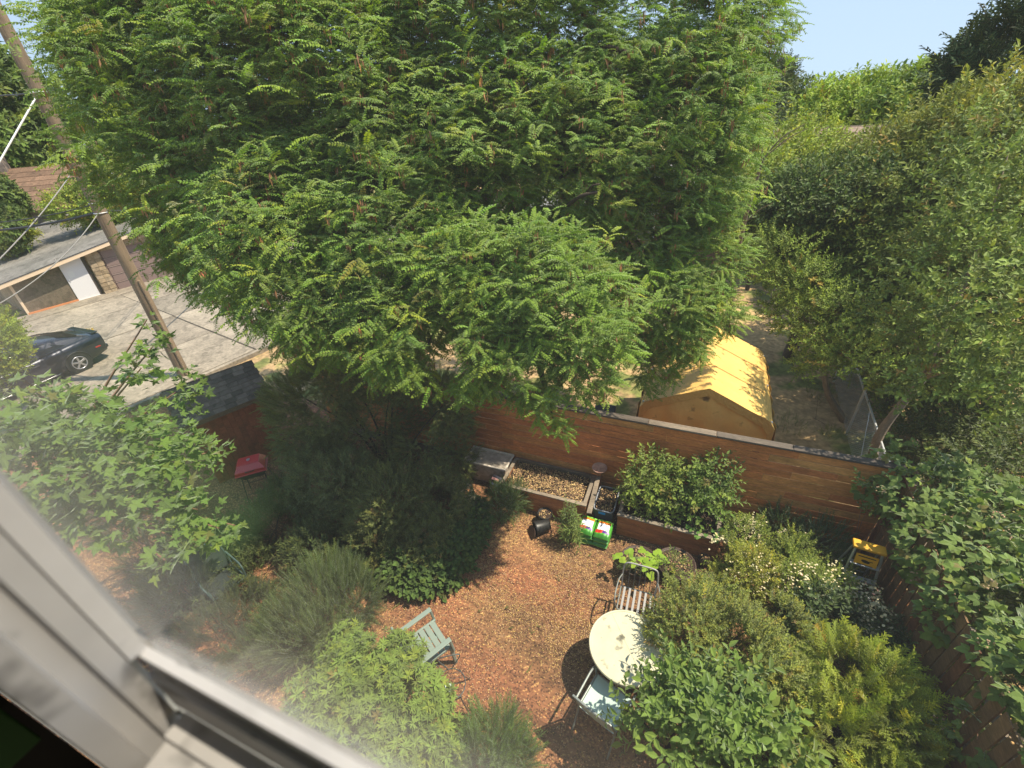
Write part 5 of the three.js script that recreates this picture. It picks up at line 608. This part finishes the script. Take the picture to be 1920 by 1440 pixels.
daisies('wide white flowered clump before the stepladder', [bg(1500, 1100, 0.5, [0.38, 0.5, 0.32]), bg(1550, 1110, 0.4, [0.26, 0.42, 0.26]), bg(1480, 1040, 0.4, [0.3, 0.4, 0.25])], 1300, 460);
daisies('pale flower heads on thin stems next to the side fence', [bg(1640, 1180, 0.4, [0.22, 0.35, 0.2]), bg(1610, 1130, 0.4, [0.2, 0.3, 0.2]), bg(1670, 1210, 0.35, [0.14, 0.3, 0.14])], 300, 420, [0.12, 0.16, 0.05], [1.2, 2.0]);
daisies('small white flowers rising beside the olive bush', [bg(872, 935, 0.6, [0.13, 0.3, 0.12])], 160, 130, [0.16, 0.22, 0.05], [1.2, 2]);
shrub('dark_fern', 'dark low ferny growth at the base of the back fence', 'fern', [bg(1530, 1030, 0.25, [0.4, 0.4, 0.22]), bg(1460, 1000, 0.3, [0.3, 0.4, 0.22]), bg(1580, 1080, 0.2, [0.22, 0.25, 0.2])], { n: 700, geos: G.fern, mat: leafMat(0.08, 0.148, 0.022), look: { up: 0.7 }, r0: 0.008 });
shrub('shade_groundcover', 'low leafy growth along the side fence foot', 'ground cover', [bg(1560, 1200, 0.2, [0.4, 0.35, 0.35]), bg(1640, 1250, 0.15, [0.35, 0.3, 0.35]), bg(1530, 1170, 0.3, [0.3, 0.4, 0.3])], { n: 500, geos: G.broad, mat: leafMat(0.08, 0.138, 0.025), r0: 0.008, look: { up: 0.6 } });
shrub('rose_spray', 'loose reddish stemmed spray in front of the fence corner', 'shrub', [bg(1648, 925, 1.5, [0.22, 0.2, 0.2]), bg(1680, 950, 1.4, [0.2, 0.25, 0.2]), bg(1625, 905, 1.6, [0.14, 0.1, 0.14])], { n: 60, geos: G.ovate, mat: leafMat(0.15, 0.23, 0.035), stem: M.redStem, r0: 0.008, look: { s: [0.6, 0.9] }, base: F(6.15, 0.35) });
// ---- plants in the beds and pots
shrub('tomato_bush', 'leafy tomato bush at the tub end of the planted bed', 'vegetable plant', [bg(1205, 925, 0.75, [0.26, 0.34, 0.22]), bg(1250, 905, 0.95, [0.26, 0.34, 0.22]), bg(1215, 890, 1.1, [0.22, 0.28, 0.2]), bg(1235, 940, 0.7, [0.2, 0.2, 0.15])], { n: 330, geos: G.broad, mat: leafMat(0.21, 0.302, 0.031), stem: M.greenStem, r0: 0.012, pts: { freq: 3, lump: 0.35 }, group: 'tomato bushes' });
shrub('tomato_bush', 'leafy tomato bush at the flower end of the planted bed', 'vegetable plant', [bg(1330, 935, 0.8, [0.27, 0.36, 0.22]), bg(1300, 950, 0.7, [0.22, 0.3, 0.2]), bg(1335, 895, 1.15, [0.22, 0.3, 0.2]), bg(1290, 915, 0.9, [0.22, 0.28, 0.2])], { n: 330, geos: G.broad, mat: leafMat(0.16, 0.265, 0.031), stem: M.greenStem, r0: 0.012, pts: { freq: 3, lump: 0.35 }, group: 'tomato bushes' });
function bigLeafVine(name, label, cat, spots, R0, mat, y0, sc = [0.7, 1.2]) { const c = onY(spots[0][0], spots[0][1], y0), g = thing(name, label, cat, [c.x, 0.0, c.z]), geo = [lobed(R0, grapeOutline), lobed(R0, grapeOutline, { cup: 0.3 })]; const ends = []; spots.forEach(([u, v, y], i) => { const p = onY(u, v, y ?? y0); ends.push(p); const m = mk('leaf', geo[i % 2], mat[i % mat.length], g), q = basis(p, V(rr(-1, 1), rr(-0.2, 0.2), rr(-1, 1)), V(rr(-0.35, 0.35), 1, rr(-0.3, 0.5)), rr(...sc)); q.decompose(m.position, m.quaternion, m.scale); m.position.sub(g.position); }); stems(g, V(c.x, 0.2, c.z), ends, 0.006, M.greenStem); return g; }
{ const br = [leafMat(0.30, 0.488, 0.019), leafMat(0.27, 0.456, 0.022), leafMat(0.34, 0.509, 0.025)];
  bigLeafVine('squash_vine', 'bright yellow green broad leaved vine in the dark planter', 'vine', [[1165, 1043], [1178, 1040], [1190, 1055], [1200, 1048], [1212, 1038], [1222, 1045], [1232, 1042], [1240, 1048], [1215, 1058], [1225, 1060], [1205, 1066], [1218, 1075], [1200, 1030], [1150, 1045], [1236, 1058], [1213, 1050], [1185, 1046], [1172, 1050], [1208, 1056], [1228, 1052]], 0.10, br, 0.5);
  const gm = [leafMat(0.10, 0.254, 0.025), leafMat(0.13, 0.286, 0.025)]; bigLeafVine('bean_leaves', 'glossy round leaves spilling over the planted bed edge', 'vegetable plant', [[1290, 985], [1300, 992], [1310, 1000], [1318, 988], [1335, 995], [1345, 1000], [1340, 1010], [1352, 995], [1325, 1005], [1305, 1008], [1296, 975], [1312, 978]], 0.06, gm, 0.58); }
shrub('potted_lily', 'tall narrow leaved lily standing before the chip bed', 'potted plant', [bg(1066, 985, 0.4, [0.07, 0.42, 0.07]), bg(1072, 1000, 0.25, [0.10, 0.25, 0.1])], { n: 100, geos: [sprig(9, 0.22, leafGeo(0.10, 0.016, { droop: 0.4 }), { spread: 0.8 })], mat: leafMat(0.17, 0.254, 0.043), stem: M.greenStem, r0: 0.008, look: { up: 0.8 } });
pot('nursery_pot', 'black nursery pot under the narrow leaved lily', 'plant pot', onY(1068, 1010, 0), 0.12, 0.2, blackPot);
shrub('dill_plant', 'fine feathery green plant at the chip bed corner', 'herb', [bg(940, 945, 0.25, [0.28, 0.3, 0.22]), bg(965, 935, 0.25, [0.2, 0.25, 0.18])], { n: 420, geos: G.fern, mat: leafMat(0.10, 0.185, 0.022), stem: M.greenStem, r0: 0.006, look: { up: 0.6 } });
shrub('planter_weeds', 'sparse weeds growing in the dark planter by the metal chair', 'weed', [bg(1258, 1062, 0.4, [0.16, 0.14, 0.14])], { n: 60, geos: G.small, mat: leafMat(0.19, 0.276, 0.031), stem: M.greenStem, r0: 0.004 });
{ const g = thing('weed_tufts', 'tiny green weeds dotted over the mulch', 'weed'); g.userData.kind = 'stuff'; const it = []; for (let i = 0; i < 170; i++) { const p = F(rr(-3, 3.2), rr(1.2, 5.6), 0.02); if (noise3(p.x * 1.3, 3, p.z * 1.3) < 0.48) continue; for (let k = 0; k < 3; k++) it.push({ m: basis(p, V(rr(-1, 1), 0.7, rr(-1, 1)), UP, rr(0.25, 0.6)), c: tint(0.7, 1.3) }); } foliage(g, 'weeds', G.small, leafMat(0.13, 0.212, 0.031), it); }
// ---------------------------------------------------------------- brambles over the side fence
{
  const blobs = [[6.6, 0.3, 1.7, 0.6, 0.5, 0.6], [6.75, 1.2, 1.75, 0.7, 0.5, 0.7], [6.8, 2.1, 1.8, 0.65, 0.5, 0.7], [6.7, 3.0, 1.9, 0.5, 0.55, 0.6], [6.7, 3.8, 1.9, 0.45, 0.5, 0.6], [7.3, 0.4, 1.6, 0.9, 0.7, 0.9], [7.4, 1.8, 1.7, 0.8, 0.6, 0.9], [6.6, -0.3, 1.7, 0.8, 0.5, 0.5], [6.4, 4.5, 1.6, 0.4, 0.5, 0.5], [6.3, 2.2, 1.45, 0.14, 0.3, 0.3], [6.28, 3.4, 1.3, 0.14, 0.35, 0.3], [6.3, 1.1, 1.3, 0.14, 0.3, 0.25], [7.4, 3.2, 1.6, 0.8, 0.6, 0.9]].map(([s, n, y, a, b, c]) => ({ c: F(s + 0.08, n, y), r: [a, b, c] }));
  const base = F(7.2, 1.5), g = thing('bramble_thicket', 'broad leaved bramble thicket tumbling over the upright fence', 'bramble', base); stems(g, base, blobs.map((b) => b.c), 0.014, M.redStem);
  const lf = (l, w) => leafGeo(l, w, { fine: true, fold: 0.1, droop: 0.2 }), tri = (k) => merge([bar([-0.05, -0.01, 0], [0.02, 0, 0], 0.0025, 3), lf(0.10 * k, 0.075 * k).translate(0.02, 0, 0), lf(0.085 * k, 0.062 * k).applyMatrix4(T4(0.01, 0, 0.008, 0, -1.05)), lf(0.085 * k, 0.062 * k).applyMatrix4(T4(0.01, 0, -0.008, 0, 1.05))]);
  const pts = crownPoints(blobs, 3200, { shell: 0.55, lump: 0.25, gap: 0.24, gapFreq: 1.8, bury: 0.6 }); foliage(g, 'foliage', [tri(0.9), tri(0.78), tri(1.05)], leafMat(0.14, 0.225, 0.035), pts.map(({ p, d }) => ({ m: basis(p, V(d.x, d.y - 0.3, d.z).addScaledVector(rdir(), 0.6), V(d.x * 0.5, 0.8, d.z * 0.5).addScaledVector(rdir(), 0.4), rr(0.7, 1.3)), c: tint(0.7, 1.35, 0.2) })), 300);
  const it = pts.filter((_, i) => i % 45 === 0).flatMap(({ p, d }) => [...Array(14)].map(() => ({ m: basis(p.clone().addScaledVector(d, 0.08).addScaledVector(rdir(), 0.06), rdir(), rdir(), rr(0.6, 1.2)), c: tint(0.7, 1.2, 0.2) }))); foliage(g, 'seed_heads', [merge([new THREE.IcosahedronGeometry(0.011, 0)])], std(0.42, 0.31, 0.20, 0.9), it);
}
// ---------------------------------------------------------------- trees and hedges behind
function tree(label, blobs, { n, geos = G.far, col, base, r0 = 0.12, name = 'tree', pts = {}, look = {}, tr = 0.3, group, stem = M.bark }) { return shrub(name, label, 'tree', blobs, { n, geos, mat: leafMat(...col, { transmission: tr, clearcoat: 0.1 }), r0, crown: 'crown', base, stem, pts: { lump: 0.3, freq: 0.8, gap: 0.3, gapFreq: 0.9, ...pts }, look: { lo: 0.6, hi: 1.4, yel: 0.25, ...look }, group }); }
const row = 'trees beyond the neighbouring yard';
tree('rounded light green tree below the sky at the notch', [bl(1540, 265, 29, [2.2, 2.0, 2]), bl(1560, 225, 30, [1.4, 1.4, 1.4]), bl(1510, 300, 27, [2, 1.6, 1.6])], { n: 1700, col: [0.253, 0.372, 0.028], group: row });
tree('tall mid green tree in the middle of the far row', [bl(1625, 245, 30, [2.3, 2.0, 2]), bl(1600, 280, 29, [2, 1.5, 1.6]), bl(1640, 200, 31, [1.2, 1.1, 1.2])], { n: 1700, col: [0.218, 0.330, 0.028], group: row });
tree('mid green tree with a ragged top near the dark conifer', [bl(1715, 245, 27, [1.9, 1.7, 1.7]), bl(1705, 195, 28, [0.9, 1.2, 0.9]), bl(1770, 235, 25, [1.5, 1.4, 1.5])], { n: 1700, col: [0.184, 0.288, 0.028], group: row });
tree('blue grey spruce beside the locust edge', [bl(1432, 180, 36, [1.3, 1.8, 1.3]), bl(1440, 230, 36, [1.8, 1.8, 1.7]), bl(1440, 150, 36, [0.6, 1.1, 0.6])], { n: 1100, geos: G.conif, col: [0.098, 0.138, 0.059], group: row, tr: 0.1 });
tree('dark tree mass below the blue grey spruce', [bl(1400, 240, 30, [2.6, 2.2, 2]), bl(1470, 250, 32, [2.2, 1.6, 2]), bl(1420, 290, 27, [2.2, 1.6, 1.8]), bl(1480, 225, 38, [1.2, 1.3, 1.2])], { n: 1900, col: [0.069, 0.114, 0.025], group: row });
tree('dark layered conifer against the sky in the corner', [bl(1890, 135, 22, [1.5, 0.9, 1.3]), bl(1935, 105, 21, [1.1, 1.2, 1.1]), bl(1845, 165, 23, [1.1, 0.7, 1.1]), bl(1900, 170, 21, [1.5, 0.8, 1.4])], { n: 1100, geos: G.conif, col: [0.040, 0.070, 0.021], group: row, tr: 0.1 });
tree('rusty green broadleaf tree rising behind the laurels', [bl(1760, 310, 17, [1.5, 1.2, 1.4]), bl(1850, 290, 16, [1.7, 1.3, 1.4]), bl(1700, 345, 16, [1.4, 1.1, 1.3]), bl(1900, 330, 14, [1.5, 1.2, 1.3])], { n: 3600, geos: G.broad, col: [0.207, 0.254, 0.032], look: { s: [1.3, 2.1], yel: 0.3 } });
tree('yellow green bush beside the brown shingle roof', [bl(1440, 330, 20, [1.5, 1.2, 1.2]), bl(1490, 300, 22, [1.6, 1.1, 1.2]), bl(1410, 380, 17, [1.2, 1.2, 1.1])], { n: 2200, geos: G.broad, col: [0.230, 0.324, 0.025], r0: 0.06, look: { s: [1.4, 2.2] } });
tree('dark leafed hawthorn with bare twigs before the brown roof', [bl(1560, 385, 15, [1.3, 0.75, 1.1]), bl(1490, 405, 14, [1.0, 0.8, 1.0]), bl(1640, 400, 14, [1.2, 0.75, 1.0])], { n: 2900, geos: G.broad, col: [0.086, 0.150, 0.021], look: { s: [1.1, 1.8] }, pts: { gap: 0.36, gapFreq: 1.6 } });
tree('wide laurel hedge filling the middle of the neighbouring yard', [bl(1680, 430, 14.5, [1.7, 1.4, 1.4]), bl(1600, 470, 14.2, [1.5, 1.3, 1.2]), bl(1780, 420, 14, [1.8, 1.5, 1.4]), bl(1740, 530, 13, [1.6, 1.3, 1.3]), bl(1660, 570, 12.8, [1.4, 1.1, 1.1]), bl(1540, 450, 14.6, [1.2, 0.9, 1.1]), bl(1800, 600, 12, [1.5, 1.2, 1.2]), bl(1720, 640, 11.6, [1.2, 0.9, 1.0]), bl(1880, 500, 12.5, [1.5, 1.4, 1.2])], { base: at(1740, 600, 13).setY(0), n: 9000, geos: G.broad, col: [0.177, 0.230, 0.027], look: { s: [0.9, 1.5], yel: 0.12 }, pts: { freq: 1.2, gapFreq: 1.5, gap: 0.27 }, r0: 0.06, tr: 0.2 });
tree('pale leafed fruit tree arching over the chain link fence', [bl(1470, 480, 12.6, [0.8, 0.6, 0.7]), bl(1530, 530, 12.0, [0.8, 0.5, 0.7]), bl(1590, 590, 11.2, [0.7, 0.5, 0.6]), bl(1490, 590, 11.6, [0.5, 0.4, 0.5]), bl(1545, 640, 11, [0.7, 0.5, 0.6]), bl(1450, 545, 12.3, [0.4, 0.4, 0.4]), bl(1605, 680, 10.2, [0.5, 0.4, 0.5]), bl(1510, 670, 10.8, [0.3, 0.3, 0.35])], { base: at(1640, 650, 11.6).setY(0), n: 1700, geos: G.small, col: [0.245, 0.347, 0.044], look: { s: [1.4, 2.4], yel: 0.1 }, pts: { shell: 0.2, gap: 0.36, gapFreq: 1.6 }, r0: 0.06, stem: M.paleBark });
tree('loose pale leafed tree at the picture edge above the brambles', [bl(1860, 400, 10, [1.1, 1.0, 1]), bl(1780, 500, 9.6, [0.9, 0.8, 0.9]), bl(1880, 560, 9, [1.0, 0.9, 0.9]), bl(1800, 640, 8.8, [0.9, 0.7, 0.8]), bl(1900, 700, 8.4, [0.8, 0.7, 0.7]), bl(1700, 560, 9.6, [0.7, 0.6, 0.7]), bl(1740, 700, 8.6, [0.7, 0.5, 0.7]), bl(1890, 290, 11, [0.9, 0.8, 0.8])], { n: 1900, geos: G.ovate, col: [0.188, 0.264, 0.039], look: { s: [0.6, 1.1], rand: 0.7, yel: 0.1 }, pts: { shell: 0.2, gap: 0.36, gapFreq: 1.7 }, r0: 0.06, stem: M.paleBark });
{ const root = at(1365, 640, 12.6).setY(0), g = thing('bare_tree', 'leafless leaning tree with pale branches beside the locust', 'tree', root), L = (u, v, D) => at(u, v, D).sub(root); mk('trunk', limb([V(0, 0, 0), L(1375, 520, 12.6), L(1400, 400, 12.4), L(1430, 300, 12.2)], 0.09, 0.035, 8), M.paleBark, g); for (const [a, b, c, d, r] of [[1430, 300, 1510, 232, 0.022], [1440, 290, 1515, 240, 0.018], [1425, 310, 1428, 250, 0.014], [1400, 400, 1360, 340, 0.018], [1395, 420, 1450, 380, 0.018], [1385, 460, 1350, 430, 0.012], [1380, 490, 1430, 470, 0.014], [1378, 520, 1330, 500, 0.012]]) mk('branch', limb([L(a, b, 12.3), L((a + c) / 2 + rr(-6, 6), (b + d) / 2 - 6, 12.2), L(c, d, 12.1)], r, r * 0.3, 5), M.paleBark, g); }
shrub('ground_scrub', 'rough low scrub under the laurels beyond the chain link', 'scrub', [bg(1720, 760, 0.3, [0.9, 0.5, 0.7]), bg(1800, 800, 0.3, [0.8, 0.6, 0.7]), bg(1660, 700, 0.3, [0.9, 0.5, 0.8]), bg(1780, 700, 0.3, [1, 0.5, 0.8]), bg(1850, 750, 0.4, [0.8, 0.6, 0.8]), bg(1720, 840, 0.3, [0.5, 0.45, 0.4]), bg(1880, 840, 0.6, [0.9, 0.9, 0.8]), bg(1915, 930, 0.6, [0.7, 0.9, 0.8]), bg(1820, 870, 0.5, [0.7, 0.7, 0.7]), bg(1915, 770, 0.8, [0.9, 0.9, 0.8]), bg(1950, 860, 0.8, [1, 1, 0.9])], { n: 3600, geos: G.broad, mat: leafMat(0.13, 0.185, 0.031), look: { up: 0.5, s: [0.8, 1.4] }, r0: 0.01 });
shrub('yard_weeds', 'dry grass and weeds beside the tarpaulin canopy', 'weed', [bg(1480, 800, 0.0, [0.4, 0.16, 0.5]), bg(1530, 740, 0.0, [0.5, 0.14, 0.6]), bg(1560, 820, 0.0, [0.3, 0.16, 0.3])], { n: 240, geos: G.fern, mat: leafMat(0.19, 0.223, 0.037), look: { up: 1, s: [0.35, 0.7] }, r0: 0.004, pts: { gap: 0.45 } });
// left background
tree('tall dark green tree behind the bungalow', [bl(20, 215, 50, [2.6, 3.2, 2.6]), bl(60, 225, 52, [1.8, 2.4, 2]), bl(-20, 260, 48, [2.6, 3, 2.4]), bl(95, 262, 54, [1.6, 1.8, 1.6])], { n: 2600, col: [0.098, 0.168, 0.021], look: { s: [1.5, 2.4] } });
tree('bright green trees in a line behind the bungalow roof', [bl(20, 293, 62, [2.6, 1.2, 2]), bl(70, 288, 64, [2.6, 1.2, 2]), bl(120, 290, 64, [2.4, 1.3, 2]), bl(170, 296, 60, [2.2, 1.5, 2])], { n: 1500, col: [0.196, 0.300, 0.021], look: { s: [1.5, 2.3] } });
tree('dark bush standing before the bungalow', [bl(-5, 375, 36, [0.7, 0.8, 0.7]), bl(15, 385, 36, [0.5, 0.4, 0.5]), bl(-20, 425, 33, [0.9, 0.9, 0.9])], { n: 1500, col: [0.092, 0.156, 0.021], r0: 0.06 });
tree('light green bush behind the garage roof beside the pole', [bl(135, 392, 33, [0.8, 0.55, 0.7]), bl(160, 378, 33, [0.7, 0.6, 0.6]), bl(215, 350, 33, [0.8, 1.2, 0.8]), bl(200, 395, 33, [0.8, 0.6, 0.7])], { n: 2000, geos: G.broad, col: [0.230, 0.324, 0.032], r0: 0.04, look: { s: [1.3, 2] } });
tree('small yellow bush at the corner of the garage roof', [bl(42, 432, 33, [0.35, 0.35, 0.35]), bl(28, 445, 33, [0.3, 0.3, 0.3])], { n: 420, geos: G.broad, col: [0.299, 0.360, 0.021], r0: 0.03, look: { s: [1, 1.5] } });
tree('rounded bright green bush before the garage corner', [bl(-12, 620, 17.5, [0.45, 0.5, 0.45]), bl(5, 655, 16.8, [0.42, 0.42, 0.4]), bl(-40, 650, 16.5, [0.7, 0.8, 0.7])], { n: 1500, geos: G.small, col: [0.230, 0.324, 0.028], r0: 0.04, look: { s: [1.2, 2] } });
tree('far line of trees closing the view beyond the locust', [bl(250, 230, 60, [5, 4, 4]), bl(420, 250, 58, [6, 5, 4]), bl(620, 240, 58, [6, 5, 4]), bl(820, 230, 58, [6, 5, 4]), bl(1020, 220, 58, [6, 5, 4]), bl(1220, 210, 58, [6, 5, 4]), bl(1400, 220, 60, [5, 4, 4])], { n: 3000, col: [0.103, 0.168, 0.025], look: { s: [1.5, 2.4] } });
{ const c = AL(-3.6, 8.3, 0), g = thing('yellow_weed_patch', 'dry yellow weeds in the concrete behind the car', 'weed', c); const it = []; for (let i = 0; i < 900; i++) { const a = rr(0, 6.28), r = Math.sqrt(R()); it.push({ m: basis(AL(-3.6 + r * Math.cos(a) * 1.3, 8.0 + r * Math.sin(a) * 0.8, 0.02), V(rr(-0.6, 0.6), 1, rr(-0.6, 0.6)), rdir(), rr(0.5, 1)), c: tint(0.7, 1.3, 0.2) }); } foliage(g, 'weeds', [leafGeo(0.16, 0.03)], leafMat(0.50, 0.382, 0.043), it); }
renderer.render(scene, camera);
